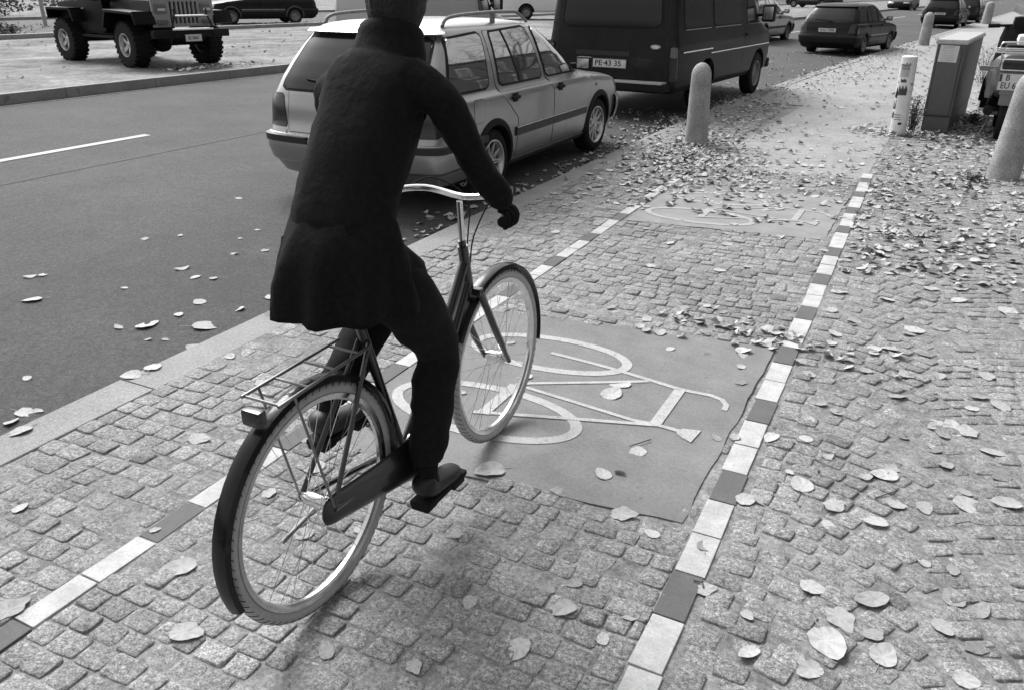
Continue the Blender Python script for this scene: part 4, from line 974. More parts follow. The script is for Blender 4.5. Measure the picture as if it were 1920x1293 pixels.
# ------------------------------------------------------------------ what the car windows mirror: houses and bare trees on the right
t = empty('apartment_house', (13.5, 6, 0), 0, 'plain grey apartment house beyond the pavement, out of the picture to the right', 'house')
bm = NB(); box(bm, (2, 30, 5.6), (4, 110, 11.2)); obj('wall', bm, M['wall'], t, smooth=False)
bm = NB(); box(bm, (1.9, 30, 11.3), (4.6, 110.6, .35)); obj('roof', bm, M['bark'], t, smooth=False)
for k in range(26):
    for z in (2.2, 5.2, 8.4):
        bm = NB(); box(bm, (-.03, -16+k*4, z), (.10, 1.3, 1.7)); f_ = obj('window_frame', bm, M['fence'], t, smooth=False)
        bm = NB(); box(bm, (-.085, -16+k*4, z), (.02, 1.1, 1.5)); obj('pane', bm, M['glassd'], f_, smooth=False)
def tree(x, y, h_, seed, label):
    rg = random.Random(seed); t = empty('bare_tree', (x, y, 0), 0, label, 'tree', 'bare street trees on the right'); bm = NB(); lb = NB()
    def br(p, d, L_, r_, lev):
        pts = [p]; 
        for k in range(4):
            d = (d+Vector((rg.gauss(0, .16), rg.gauss(0, .16), rg.gauss(0, .08)+.03))).normalized(); pts.append(pts[-1]+d*L_/4)
        tube(bm if lev == 0 else lb, pts, [r_*(1-.14*i) for i in range(5)], 8 if lev < 2 else 4, cap=False)
        if lev < 4:
            for k in range(5 if lev == 0 else 4):
                q = pts[rg.choice((2, 3, 4))]; a = rg.uniform(0, 6.28); dd = (d*rg.uniform(.4, .9)+Vector((math.cos(a), math.sin(a), rg.uniform(-.1, .5)))*.8).normalized()
                br(q, dd, L_*rg.uniform(.55, .75), r_*.45, lev+1)
    br(Vector((0, 0, -.1)), Vector((0, 0, 1)), h_*.45, .17, 0)
    obj('trunk', bm, M['bark'], t); obj('crown', lb, M['bark'], t, smooth=False)
tree(6.0, 17, 13, 3, 'bare street tree right of the pavement, nearest of three, out of the picture'); tree(7.2, 27, 14, 5, 'bare street tree right of the pavement, middle of three, out of the picture'); tree(9.0, 38, 15, 8, 'bare street tree right of the pavement, farthest of three, out of the picture')

# ------------------------------------------------------------------ bicycle
BX, BY = -1.35, 2.02
def bicycle():
    t = empty('bicycle', (BX, BY, .004), 0, 'black city bicycle with pale tyres ridden along the left edge of the cycle path', 'bicycle')
    bm = NB()
    tube(bm, [(0, .30, .88), (0, .34, .70)], .019, 12); tube(bm, arc([(0, .315, .82), (0, .12, .56), (0, -.12, .29)], 6), .017, 12)
    tube(bm, arc([(0, .33, .74), (0, .10, .42), (0, -.12, .28)], 6), .017, 12); tube(bm, [(0, -.12, .28), (0, -.30, .80)], .016, 12)
    for sx in (1, -1):
        tube(bm, [(sx*.03, -.12, .28), (sx*.06, -.555, .345)], .010, 8); tube(bm, [(sx*.018, -.285, .75), (sx*.06, -.555, .345)], .008, 8)
    tube(bm, [(-.04, -.12, .28), (.04, -.12, .28)], .024, 12); obj('frame', bm, M['bikeblack'], t)
    bm = NB(); tube(bm, [(0, .295, .90), (0, .345, .68)], .014, 10)
    for sx in (1, -1): tube(bm, arc([(sx*.04, .35, .70), (sx*.055, .44, .52), (sx*.055, .555, .345)], 5), [.014]*8+[.010]*3, 8)
    box(bm, (0, .347, .70), (.10, .03, .03), bev=.01); obj('fork', bm, M['bikeblack'], t)
    for y, nm in ((-.555, 'rear'), (.555, 'front')):
        bm = NB(); lathe(bm, [(.316+.019+.0195*math.cos(a), .0195*math.sin(a)) for a in [2*math.pi*k/12 for k in range(12)]], 72, Matrix.Rotation(math.pi/2, 4, 'Y'), closed=True)
        w_ = obj('wheel', bm, M['palerub'], t); w_.location = (0, y, .3545)
        bm = NB(); lathe(bm, [(.318, -.014), (.322, 0), (.318, .014), (.304, .012), (.298, .006), (.298, -.006), (.304, -.012)], 72, Matrix.Rotation(math.pi/2, 4, 'Y'), closed=True); obj('rim', bm, M['chrome'], w_)
        bm = NB()
        for k in range(76):
            a = 2*math.pi*k/76
            for s_ in (-1, 1):
                b2 = a+s_*.0; p_ = [((.335+.0200*math.cos(q))*0+s_*.0200*math.sin(q), (.335+.0202*math.cos(q))) for q in (.15, .55, .95, 1.3)]
                tube(bm, [(px, rad*math.cos(a+.022*i_), rad*math.sin(a+.022*i_)) for i_, (px, rad) in enumerate(p_)], .0011, 3, cap=False)
        obj('tread', bm, M['rubber'], w_)
        bm = NB()
        for k in range(36):
            a = 2*math.pi*k/36; s_ = 1 if k % 2 else -1; b2 = a+(.55 if k % 4 < 2 else -.55)
            tube(bm, [(s_*.028, .022*math.cos(b2), .022*math.sin(b2)), (0, .30*math.cos(a), .30*math.sin(a))], .0011, 4, cap=False)
        obj('spokes', bm, M['chrome'], w_)
        bm = NB(); tube(bm, [(-.055, 0, 0), (-.03, 0, 0), (.03, 0, 0), (.055, 0, 0)], [.008, .022, .022, .008], 12); obj('hub', bm, M['chrome'], w_)
        bm = NB(); a0, a1 = (R(-20), R(195)) if y < 0 else (R(55), R(205)); prev = None
        if y > 0: a0, a1 = R(30), R(190)
        A = []
        for k in range(31):
            a = a0+(a1-a0)*k/30; yy, z_ = -math.cos(a), math.sin(a)
            if y > 0: yy = math.cos(a)*-1
            A.append([bm.verts.new((px, y+yy*(.372+dz), .3545+z_*(.372+dz))) for px, dz in ((-.028, -.014), (-.022, 0), (0, .006), (.022, 0), (.028, -.014))])
        for a, b in zip(A, A[1:]):
            for j in range(4): bm.faces.new((a[j], a[j+1], b[j+1], b[j]))
        bmesh.ops.solidify(bm, geom=bm.faces[:], thickness=.0015); obj('mudguard', bm, M['bikeblack'], t)
    bm = NB(); tube(bm, [(0, .30, .88), (0, .285, 1.04)], .011, 10); tube(bm, arc([(-.27, .13, 1.06), (-.24, .20, 1.065), (-.14, .29, 1.07), (0, .31, 1.05), (.14, .29, 1.07), (.24, .20, 1.065), (.27, .13, 1.06)], 5), .011, 10); hb = obj('handlebar', bm, M['chrome'], t)
    for sx in (1, -1):
        bm = NB(); tube(bm, [(sx*.262, .15, 1.061), (sx*.28, .06, 1.056)], .017, 12); obj('grip', bm, M['rubber'], hb)
        bm = NB(); tube(bm, arc([(sx*.20, .26, 1.06), (sx*.25, .21, 1.045), (sx*.285, .10, 1.03)], 3), .005, 6); obj('brake_lever', bm, M['chrome'], hb)
    for sx in (1, -1):
        bm = NB(); tube(bm, arc([(sx*.21, .25, 1.055), (sx*.16, .36, 1.09), (sx*.05, .42, 1.02), (sx*.012, .36, .90), (sx*.012, .33, .80)], 5), .0028, 6); obj('brake_cable', bm, M['rubber'], hb)
    bm = NB(); lathe(bm, [(.028, 0), (.026, .012), (.014, .02), (0, .022)], 16, Matrix.Translation((.13, .285, 1.082))); obj('bell', bm, M['chrome'], hb)
    bm = NB(); tube(bm, [(0, -.30, .80), (0, -.32, .93)], .012, 10); obj('seat_post', bm, M['chrome'], t)
    bm = NB(); rings = []
    for y, w_, z in ((-.47, .05, .965), (-.45, .10, .975), (-.40, .125, .98), (-.34, .105, .972), (-.28, .05, .965), (-.20, .026, .965), (-.17, .015, .955)):
        rings.append([bm.verts.new((w_*math.cos(a), y, z-.02+.025*math.sin(a))) for a in [2*math.pi*k/14 for k in range(14)]])
    for a, b in zip(rings, rings[1:]):
        for k in range(14): bm.faces.new((a[k], a[(k+1) % 14], b[(k+1) % 14], b[k]))
    bm.faces.new(rings[0]); bm.faces.new(rings[-1]); bmesh.ops.recalc_face_normals(bm, faces=bm.faces); obj('saddle', bm, M['blackm'], t)
    bm = NB(); lathe(bm, [(.085, .04), (.092, .042), (.092, .046), (.085, .048), (.02, .048), (.02, .04)], 40, Matrix.Translation((0, -.12, .28)) @ Matrix.Rotation(math.pi/2, 4, 'Y'), closed=True); ck = obj('chainring', bm, M['chrome'], t)
    for sx, p in ((1, (-.02, .143)), (-1, (-.22, .417))):
        bm = NB(); tube(bm, [(sx*.055, -.12, .28), (sx*.06, p[0], p[1])], [.012, .009], 8); tube(bm, [(sx*.06, p[0], p[1]), (sx*.15, p[0], p[1])], .005, 6); obj('crank', bm, M['chrome'], ck)
        bm = NB(); box(bm, (sx*.115, p[0], p[1]), (.085, .07, .022), bev=.005); obj('pedal', bm, M['blackm'], ck)
    bm = NB(); tube(bm, arc([(0, .0, .285), (0, -.03, .285), (0, -.12, .285), (0, -.34, .31), (0, -.54, .34), (0, -.60, .345)], 4), [.03, .06, .085, .098, .105, .105, .1, .092, .085, .078, .072, .068, .062, .058, .055, .052, .05, .046, .04, .03, .012], 20)
    for v in bm.verts: v.co.x = .055+v.co.x*.16
    obj('chain_guard', bm, M['bikeblack'], t)
    bm = NB()
    for sx in (1, -1):
        tube(bm, [(sx*.055, -.33, .76), (sx*.06, -.72, .75)], .005, 6); tube(bm, [(sx*.06, -.66, .75), (sx*.062, -.555, .35)], .004, 6)
    for k in range(4): tube(bm, [(-.06, -.38-k*.11, .757-k*.003), (.06, -.38-k*.11, .757-k*.003)], .004, 6)
    obj('luggage_carrier', bm, M['steel'], t)
    bm = NB(); box(bm, (0, -.745, .72), (.06, .03, .045), bev=.01); obj('rear_lamp', bm, M['lens'], t)
    bm = NB(); tube(bm, [(-.05, -.42, .30), (-.09, -.62, .22)], .008, 6); obj('kickstand', bm, M['steel'], t)
bicycle()

# ------------------------------------------------------------------ cyclist
def skin(chains, sub=2):
    """chains: list of (points[(x,y,z,r) or (x,y,z,rx,ry)], links) merged by exact position -> evaluated bmesh"""
    V = []; E_ = []; Rr = []; idx = {}
    def vid(p):
        k = tuple(round(c, 4) for c in p[:3])
        if k not in idx: idx[k] = len(V); V.append(p[:3]); Rr.append((p[3], p[4] if len(p) > 4 else p[3]))
        return idx[k]
    for c in chains:
        ids = [vid(p) for p in c]
        for a, b in zip(ids, ids[1:]): E_.append((a, b))
    me = bpy.data.meshes.new('s'); me.from_pydata(V, E_, []); o = bpy.data.objects.new('s', me); col.objects.link(o)
    m1 = o.modifiers.new('k', 'SKIN'); m1.use_smooth_shade = True; m2 = o.modifiers.new('u', 'SUBSURF'); m2.levels = sub
    for i, (a, b) in enumerate(Rr):
        me.skin_vertices[0].data[i].radius = (a, b); me.skin_vertices[0].data[i].use_root = (i == 0)
    dg = bpy.context.evaluated_depsgraph_get(); m3 = bpy.data.meshes.new_from_object(o.evaluated_get(dg)); bm = NB(); bm.from_mesh(m3); bpy.data.objects.remove(o); return bm
PEL = (0, -.36, 1.04); CH = (0, -.13, 1.42)
def cyclist():
    from mathutils import noise as mn
    t = empty('person', (BX, BY, .004), 0, 'cyclist in a black coat, gloves and dark trousers riding away along the cycle path', 'person')
    body = [[PEL+(.13, .11), (0, -.31, 1.17, .12, .10), (0, -.22, 1.32, .135, .105), CH+(.13, .10), (0, -.07, 1.50, .075, .07), (0, -.04, 1.56, .052), (0, -.02, 1.62, .062), (0, .0, 1.68, .082, .092), (0, .005, 1.745, .084, .092), (0, 0, 1.79, .055)]]
    for s in (1, -1):
        body.append([CH+(.13, .10), (s*.11, -.12, 1.46, .065), (s*.17, -.11, 1.43, .052), (s*.215, -.05, 1.31, .040), (s*.255, .005, 1.19, .036), (s*.268, .05, 1.14, .031), (s*.272, .085, 1.095, .027)])
        kn = (.115, -.05, .66) if s > 0 else (.125, .03, .76); an = (.115, -.16, .235) if s > 0 else (.115, -.36, .51)
        body.append([PEL+(.13, .11), (s*.095, -.33, .98, .10), (s*.105, (-.33+kn[1])/2-.0, (.98+kn[2])/2+.02, .080), (s*kn[0], kn[1], kn[2], .058), (s*kn[0], (kn[1]+an[1])/2-.02, (kn[2]+an[2])/2, .052), (s*an[0], an[1], an[2], .036), (s*an[0], an[1]+.03, an[2]-.045, .034), (s*an[0], an[1]+.13, an[2]-.065, .030)])
    bms = [skin(body)]
    for s in (1, -1):    # hands closed on the grips: palm, four fingers, thumb
        gx, gy, gz = s*.272, .10, 1.058
        bms.append(skin([[(s*.272, .085, 1.095, .024), (gx, gy+.0, gz+.032, .030, .018), (gx+s*.004, gy+.03, gz+.030, .028, .014)]], 2))
        for k in range(4):
            yy = gy-.035+k*.021; ln = (.9, 1, .97, .8)[k]
            bms.append(skin([[(gx-s*.012, yy, gz+.032, .0095), (gx+s*.016*ln, yy, gz+.030, .0095), (gx+s*.030*ln, yy+.002, gz+.010, .0085), (gx+s*.024*ln, yy+.003, gz-.014, .008), (gx+s*.006, yy+.003, gz-.024, .0075)]], 1))
        bms.append(skin([[(gx-s*.01, gy+.02, gz+.028, .011), (gx-s*.028, gy+.032, gz+.012, .010), (gx-s*.022, gy+.04, gz-.012, .008)]], 1))
    # face: nose, ears, eye mounds, lips
    hc = Vector((0, .0, 1.70))
    bms.append(skin([[(0, .085, 1.715, .010), (0, .108, 1.69, .014), (0, .10, 1.68, .012)]], 1)); bms.append(skin([[(-.018, .088, 1.645, .009), (0, .096, 1.643, .011), (.018, .088, 1.645, .009)]], 1))
    for s in (1, -1):
        bms.append(skin([[(s*.083, -.005, 1.715, .012, .006), (s*.092, -.01, 1.70, .014, .006), (s*.084, -.003, 1.675, .009, .006)]], 1))
    b_ = obj('body', join(*bms), [M['skin'], M['trouser']], t)
    for pl in b_.data.polygons:
        if pl.center.z < 1.56: pl.material_index = 1        # gloves and everything under the clothes
    for s in (1, -1):
        bm = NB(); lathe(bm, [(0, .011), (.008, .009), (.011, 0), (.008, -.009), (0, -.011)], 12, Matrix.Translation((s*.031, .082, 1.712))); obj('eye', bm, M['paper'], b_)
    # hair, collar-length
    hr = skin([[(0, -.055, 1.57, .070, .050), (0, -.040, 1.65, .092, .085), (0, -.022, 1.72, .098, .100), (0, -.015, 1.78, .090, .095), (0, -.01, 1.81, .045)]], 3)
    for v in hr.verts:
        if v.co.y > .045 and v.co.z < 1.76: v.co.y = .045-(v.co.y-.045)*.2
    for v in hr.verts: v.co += v.normal*(.007*mn.noise(Vector((v.co.x*70, v.co.y*70, v.co.z*12))))
    obj('hair', hr, M['hair'], t)
    # coat: torso, sleeves, collar, skirt over the thighs
    coat = [[(0, -.37, 1.03, .175, .15), (0, -.33, 1.15, .145, .125), (0, -.24, 1.30, .155, .125), (0, -.14, 1.42, .150, .112), (0, -.075, 1.505, .10, .095), (0, -.055, 1.56, .095, .092), (0, -.045, 1.62, .090, .088)]]
    for s in (1, -1):
        coat.append([(0, -.14, 1.42, .150, .112), (s*.11, -.125, 1.45, .082), (s*.175, -.11, 1.43, .070), (s*.215, -.05, 1.31, .056), (s*.255, .005, 1.19, .050), (s*.268, .045, 1.14, .044), (s*.272, .072, 1.11, .040)])
    cb = skin(coat)
    sk = NB(); rings = []
    for j, (z, yc, rx, ry) in enumerate(((1.19, -.315, .115, .085), (1.14, -.325, .150, .130), (1.07, -.335, .175, .165), (1.02, -.335, .188, .180), (.97, -.335, .194, .188), (.91, -.335, .200, .194), (.885, -.335, .201, .195))):
        row = []
        for k in range(56):
            a = 2*math.pi*k/56; f = 1+.035*j*math.sin(9*a+j*.3)*.5+.02*math.sin(4*a+j)
            y_ = yc+ry*math.sin(a)*f; z_ = z
            if math.sin(a) > 0: z_ = z+(1.0-z)*.5*math.sin(a); y_ += (1.0-z)*.3*math.sin(a)     # front lies over the thighs
            row.append(sk.verts.new((rx*math.cos(a)*f, y_, z_)))
        rings.append(row)
    for a, b in zip(rings, rings[1:]):
        for k in range(56): sk.faces.new((a[k], a[(k+1) % 56], b[(k+1) % 56], b[k]))
    bmesh.ops.recalc_face_normals(sk, faces=sk.faces); sk.normal_update(); inn = [[sk.verts.new(v.co-Vector((v.co.x, v.co.y+.335, 0)).normalized()*.008) for v in rg] for rg in rings[2:]]
    for a, b in zip(inn, inn[1:]):
        for k in range(56): sk.faces.new((a[k], b[k], b[(k+1) % 56], a[(k+1) % 56]))
    for k in range(56): sk.faces.new((rings[-1][k], rings[-1][(k+1) % 56], inn[-1][(k+1) % 56], inn[-1][k]))
    bmesh.ops.recalc_face_normals(sk, faces=sk.faces)
    cj = join(cb, sk)
    from mathutils import noise as mn
    cj.normal_update()
    for v in cj.verts: v.co += v.normal*(.016*mn.noise(Vector((v.co.x*9, v.co.y*9, v.co.z*4)))+.007*mn.noise(v.co*24))
    obj('coat', cj, M['coat'], t, angle=180)
    for s in (1, -1):
        kn = (.115, -.05, .66) if s > 0 else (.125, .03, .76); an = (.115, -.16, .235) if s > 0 else (.115, -.36, .51)
        lg = skin([[(s*.095, -.34, 1.0, .12), (s*.105, (-.33+kn[1])/2, (.98+kn[2])/2+.02, .100), (s*kn[0], kn[1], kn[2], .078), (s*kn[0], (kn[1]+an[1])/2-.02, (kn[2]+an[2])/2, .072), (s*an[0], an[1], an[2]+.03, .060)]], 2)
        for v in lg.verts: v.co += v.normal*(.012*mn.noise(Vector((v.co.x*8, v.co.y*8, v.co.z*20)))+.005*mn.noise(v.co*30))
        obj('trouser_leg', lg, M['trouser'], t, angle=180)
        sh = skin([[(s*an[0], an[1]-.02, an[2]+.02, .050), (s*an[0], an[1]-.015, an[2]-.04, .046), (s*an[0], an[1]+.05, an[2]-.050, .044, .034), (s*an[0], an[1]+.13, an[2]-.058, .048, .028), (s*an[0], an[1]+.19, an[2]-.062, .036, .022)]], 2)
        so = obj('shoe', sh, M['shoe'], t); bm = NB(); box(bm, (s*an[0], an[1]+.075, an[2]-.082), (.078, .25, .022), bev=.010); box(bm, (s*an[0], an[1]-.02, an[2]-.092), (.066, .06, .022), bev=.006); obj('sole', bm, M['rubber'], so)
cyclist()

# ------------------------------------------------------------------ fallen leaves
def leaf_mesh(seed, tn):
    """heart-shaped lime leaf with midrib fold, curled edge and stalk; width about 1"""
    rg = random.Random(seed); n = 22; V = []; F_ = []
    cu, cv, fold, tw = rg.uniform(-.15, .7), rg.uniform(-.2, .55), rg.uniform(.0, .4), rg.uniform(-.4, .4); curl = rg.uniform(0, .5); lob = rg.random() < .25
    def pt(a, f):
        r_ = .5*(1+.10*math.cos(a)-.16*max(0, math.cos(a+math.pi))**6+(.22*max(0, math.cos(a))**10))
        if lob: r_ *= 1+.09*math.cos(5*a)
        r_ *= 1+(rg.uniform(-.05, .05) if f == 1 else 0); x, y = f*r_*math.cos(a)*1.05, f*r_*math.sin(a)*.92
        z = cu*x*x+cv*y*y+fold*abs(y)*.5+tw*x*y+curl*max(0, f-.6)*math.sin(2*a+seed)*.35+.03*math.sin(6*a)*f
        return (x, y, z)
    V.append((0, 0, 0)); R3 = (.38, .72, 1)
    for f in R3:
        for k in range(n): V.append(pt(2*math.pi*k/n, f))
    for k in range(n): F_.append((0, 1+k, 1+(k+1) % n))
    for j in range(2):
        for k in range(n): a = 1+j*n; F_.append((a+k, a+n+k, a+n+(k+1) % n, a+(k+1) % n))
    m0 = min(v[2] for v in V); V = [(x, y, z-m0) for x, y, z in V]
    b0 = len(V); sp_ = [(-.40, 0, .03), (-.62, .04*tw, .05), (-.85, .12*tw, .02)]     # stalk
    for (x, y, z) in sp_: V += [(x, y-.018, z), (x, y+.018, z), (x, y, z+.03)]
    for j in range(2):
        a = b0+3*j
        for k in range(3): F_.append((a+k, a+(k+1) % 3, a+3+(k+1) % 3, a+3+k))
    me = bpy.data.meshes.new('leaf'); me.from_pydata(V, [], F_); me.polygons.foreach_set('use_smooth', [True]*len(F_))
    at = me.attributes.new('tone', 'FLOAT', 'POINT'); vals = [tn*(.92+.12*rg.random())*(.84 if i > 0 and (i-1) % n in (0, 3, 6, 9, 11, 13, 16, 19) else 1)*(.7 if rg.random() < .05 else 1) for i in range(len(V))]
    for i in range(b0, len(V)): vals[i] = tn*.7
    at.data.foreach_set('value', vals); me.materials.append(M['leaf']); return me
TONES = (.50, .41, .33, .23, .11)
LM = [[leaf_mesh(i*7+k, tn) for i in range(7)] for k, tn in enumerate(TONES)]
def gz(x, y):
    xx = x-bend(y)
    if xx > KX: return .003
    if xx > FK: return roadz(xx)+.003
    return MZ+.003
# u, v: ground positions of the leaves that stand out in the photo, with size and tone class
SPEC = """-2.617,1.329,0.053,0,small bright leaf near the left edge of the picture on the cobbles;-2.164,0.989,0.095,2,large curled leaf against the lower left white edge stones at the picture edge;-1.855,1.369,0.106,1,big flat pale leaf between the left edge stones and the cyclist's rear wheel;-1.632,1.163,0.092,1,twisted pale leaf in the lower left of the cycle path;-1.855,2.021,0.093,1,round pale leaf just behind the cyclist's rear wheel;-2.091,1.460,0.036,1,small leaf resting on a grey edge stone at lower left;-1.622,1.680,0.082,2;-1.892,1.804,0.063,1;-2.372,2.224,0.081,0;-2.244,2.028,0.061,1;-2.431,1.974,0.088,1;-2.462,2.422,0.054,0;-2.548,2.482,0.063,1;-2.901,2.636,0.054,0;-3.746,2.830,0.127,0,bright folded leaf alone on the asphalt left of the kerb;-3.470,2.999,0.152,1;-4.607,2.764,0.103,0;-4.982,3.010,0.069,1;-4.946,3.059,0.069,0;-4.301,3.632,0.090,1;-4.110,3.557,0.070,0;-4.002,3.600,0.063,2;-3.754,3.246,0.081,1;-3.721,3.049,0.069,0;-3.845,2.743,0.060,1;-3.591,2.710,0.041,2;-3.509,2.760,0.047,2;-3.425,1.879,0.082,0;-3.397,1.802,0.071,1;-3.124,1.691,0.089,1;-3.388,1.919,0.049,1;-3.149,2.267,0.087,0;-3.138,2.366,0.088,0;-3.197,2.261,0.072,1;-4.322,3.177,0.040,0;-3.711,2.097,0.047,0;-5.301,5.176,0.057,0;-4.512,4.561,0.046,0;-4.246,4.035,0.053,1;-4.116,4.203,0.054,1;-4.463,4.331,0.036,0;-5.026,3.939,0.064,1;-4.878,4.135,0.048,0;-3.478,3.286,0.070,0;-2.910,2.653,0.043,1;-1.214,1.289,0.060,2;-1.467,1.780,0.046,1;-0.973,1.360,0.051,1;-1.159,1.911,0.055,2;-0.957,1.651,0.052,0;-0.974,1.919,0.044,2;-0.742,1.554,0.078,0,bright crumpled leaf at the bottom centre of the picture;-0.686,1.756,0.077,1;-0.703,1.872,0.050,2;-0.765,1.807,0.046,2;-0.542,1.683,0.046,0;-0.497,1.809,0.044,1;-0.953,2.309,0.044,1;-0.700,2.276,0.085,1,pointed pale leaf just below the front edge of the painted patch;-0.560,2.217,0.055,0;-0.839,2.485,0.074,0,round bright leaf beside the catkin on the painted patch;-0.776,2.713,0.069,0,crumpled pale leaf in the lower part of the painted patch;-1.048,3.123,0.103,0,larger of two pale leaves beside the frame of the painted bicycle;-1.034,3.252,0.096,0;-1.471,3.116,0.072,0;-2.323,3.277,0.072,0;-2.175,2.851,0.078,1;-2.159,2.652,0.080,1;-1.718,3.439,0.050,1;-1.232,2.320,0.115,1;-1.677,2.822,0.054,1;-1.676,2.610,0.051,0;-1.627,2.545,0.041,1;-2.013,2.180,0.053,2;-0.389,2.228,0.050,2,brown leaf lying on a white stone of the right edge row;-0.340,2.024,0.060,1;-0.327,2.565,0.070,0;-0.275,2.589,0.055,1;-0.318,3.078,0.085,0,very bright leaf on the right edge stones beside the painted patch;-0.519,2.959,0.049,2;-0.455,2.997,0.053,1;-0.545,3.525,0.061,3;-0.596,3.854,0.068,0;-0.578,3.706,0.047,0;-0.949,3.753,0.050,0;-1.185,3.963,0.082,1;-1.069,3.938,0.075,1;-0.155,1.829,0.069,0;0.008,1.842,0.076,0;0.027,1.973,0.116,0,largest pale leaf at the lower right of the picture;0.050,2.093,0.092,1;0.178,1.976,0.080,0;0.151,2.060,0.062,2;-0.046,2.185,0.073,0;-0.197,1.975,0.045,1;-0.028,1.867,0.033,1;-0.149,2.753,0.088,0;-0.028,2.682,0.089,1;0.132,2.983,0.092,0;0.122,2.648,0.079,0;-0.030,2.542,0.052,0;0.179,2.788,0.066,1;0.262,2.823,0.066,1;0.363,3.488,0.113,0,largest leaf of the pale cluster right of the painted patch;0.298,3.495,0.082,1;0.413,3.489,0.090,1;0.291,3.518,0.069,1;0.323,3.422,0.076,2;0.512,3.362,0.086,1;0.294,3.273,0.056,3;0.333,3.168,0.063,2;0.398,2.900,0.097,0;0.543,2.985,0.097,1;0.526,3.173,0.070,3;0.648,5.191,0.118,0;0.179,4.605,0.105,0;-0.279,5.063,0.092,0;-0.100,3.424,0.071,2;-0.095,3.014,0.047,1;-0.211,2.837,0.037,0;0.323,2.188,0.063,1;0.358,2.327,0.075,2;0.427,2.306,0.067,2;0.356,2.487,0.052,2;0.274,2.472,0.045,1;0.139,2.221,0.098,2;0.380,1.990,0.061,0,pale leaf at the very bottom right near the picture corner;0.418,2.138,0.061,3;0.296,4.051,0.078,1;0.392,4.535,0.079,2;0.157,3.979,0.072,1;-0.033,3.948,0.068,2;-0.006,4.250,0.078,0;0.123,3.710,0.074,2;0.504,4.159,0.088,1;0.219,4.292,0.071,3;0.556,3.818,0.081,0;-0.142,4.594,0.078,1;-0.213,4.221,0.062,0;-0.259,3.764,0.062,1;-0.270,4.712,0.074,1;0.010,5.056,0.090,0;0.236,5.387,0.100,1;0.398,5.259,0.097,0;0.619,5.816,0.104,1;0.340,5.916,0.093,2"""
def Pg(px, py, z=0):
    dx, dy = px-960, 646.5-py; u = dx*cr-dy*sr; v = dx*sr+dy*cr; d = rr*u+up*v+fw*1500; t_ = (z-CAMZ)/d.z; return d.x*t_, d.y*t_
def add_leaf(x, y, s, tcl, label, group, lift=0, flat=.40):
    me = rnd.choice(LM[tcl]); o = bpy.data.objects.new('fallen_leaf', me); col.objects.link(o)
    o.location = (x, y, gz(x, y)+lift); o.rotation_euler = (rnd.gauss(0, .08), rnd.gauss(0, .08), rnd.uniform(0, 6.28)); o.scale = (s, s*rnd.uniform(.75, 1.05), s*flat*rnd.uniform(.4, 1.3))
    tag(o, label, 'leaf', group); return o
nleaf = 0; placed = []
for row in SPEC.split(';'):
    f_ = row.split(','); x, y, s, tc = float(f_[0]), float(f_[1]), float(f_[2]), int(f_[3]); lb = f_[4].strip() if len(f_) > 4 else ''
    if x-bend(y) < KX: g_, l2 = 'leaves on the near lane of the road', 'small pale leaf scattered on the dark asphalt near the kerb'
    elif x < BL0: g_, l2 = 'leaves between the kerb and the left edge stones', 'pale leaf on the cobbles between the kerb and the left edge stones'
    elif x < BR1: g_, l2 = 'leaves on the cycle path', 'pale leaf lying inside the cycle path between the two rows of edge stones'
    else: g_, l2 = 'leaves on the right-hand cobbles', 'fallen leaf on the arched cobbles right of the right edge stones'
    add_leaf(x, y, s, tc, lb or l2, g_); placed.append((x, y)); nleaf += 1
def pick(z):
    """random position by zone"""
    if z == 'R': return rnd.uniform(BR1+.05, 1.3), rnd.uniform(2.9, 9.5)
    if z == 'C': return rnd.uniform(BL1, BR0), rnd.uniform(4.3, 9)
    if z == 'K': return rnd.uniform(KI, BL0), rnd.uniform(3.2, 9)
    if z == 'G': return KX-abs(rnd.gauss(.03, .22)), rnd.uniform(1.5, 9)
Z4 = dict(R=('leaves on the right-hand cobbles', 'fallen leaf on the arched cobbles right of the right edge stones'), C=('leaves on the cycle path', 'pale leaf lying inside the cycle path between the two rows of edge stones'), K=('leaves between the kerb and the left edge stones', 'pale leaf on the cobbles between the kerb and the left edge stones'), G=('leaves in the gutter', 'leaf lying in the gutter along the near kerb'))
def tcl(): return rnd.choices(range(5), (.28, .28, .22, .14, .08))[0]
while nleaf < 296:
    z_ = rnd.choices('RCKG', (.60, .20, .12, .08))[0]; x, y = pick(z_)
    if z_ == 'R' and x > .16*y-.3+.25: continue
    if z_ in 'C' and rnd.random() < .35 and y < 6: continue
    add_leaf(x, y, rnd.uniform(.042, .085), tcl(), Z4[z_][1], Z4[z_][0]); nleaf += 1
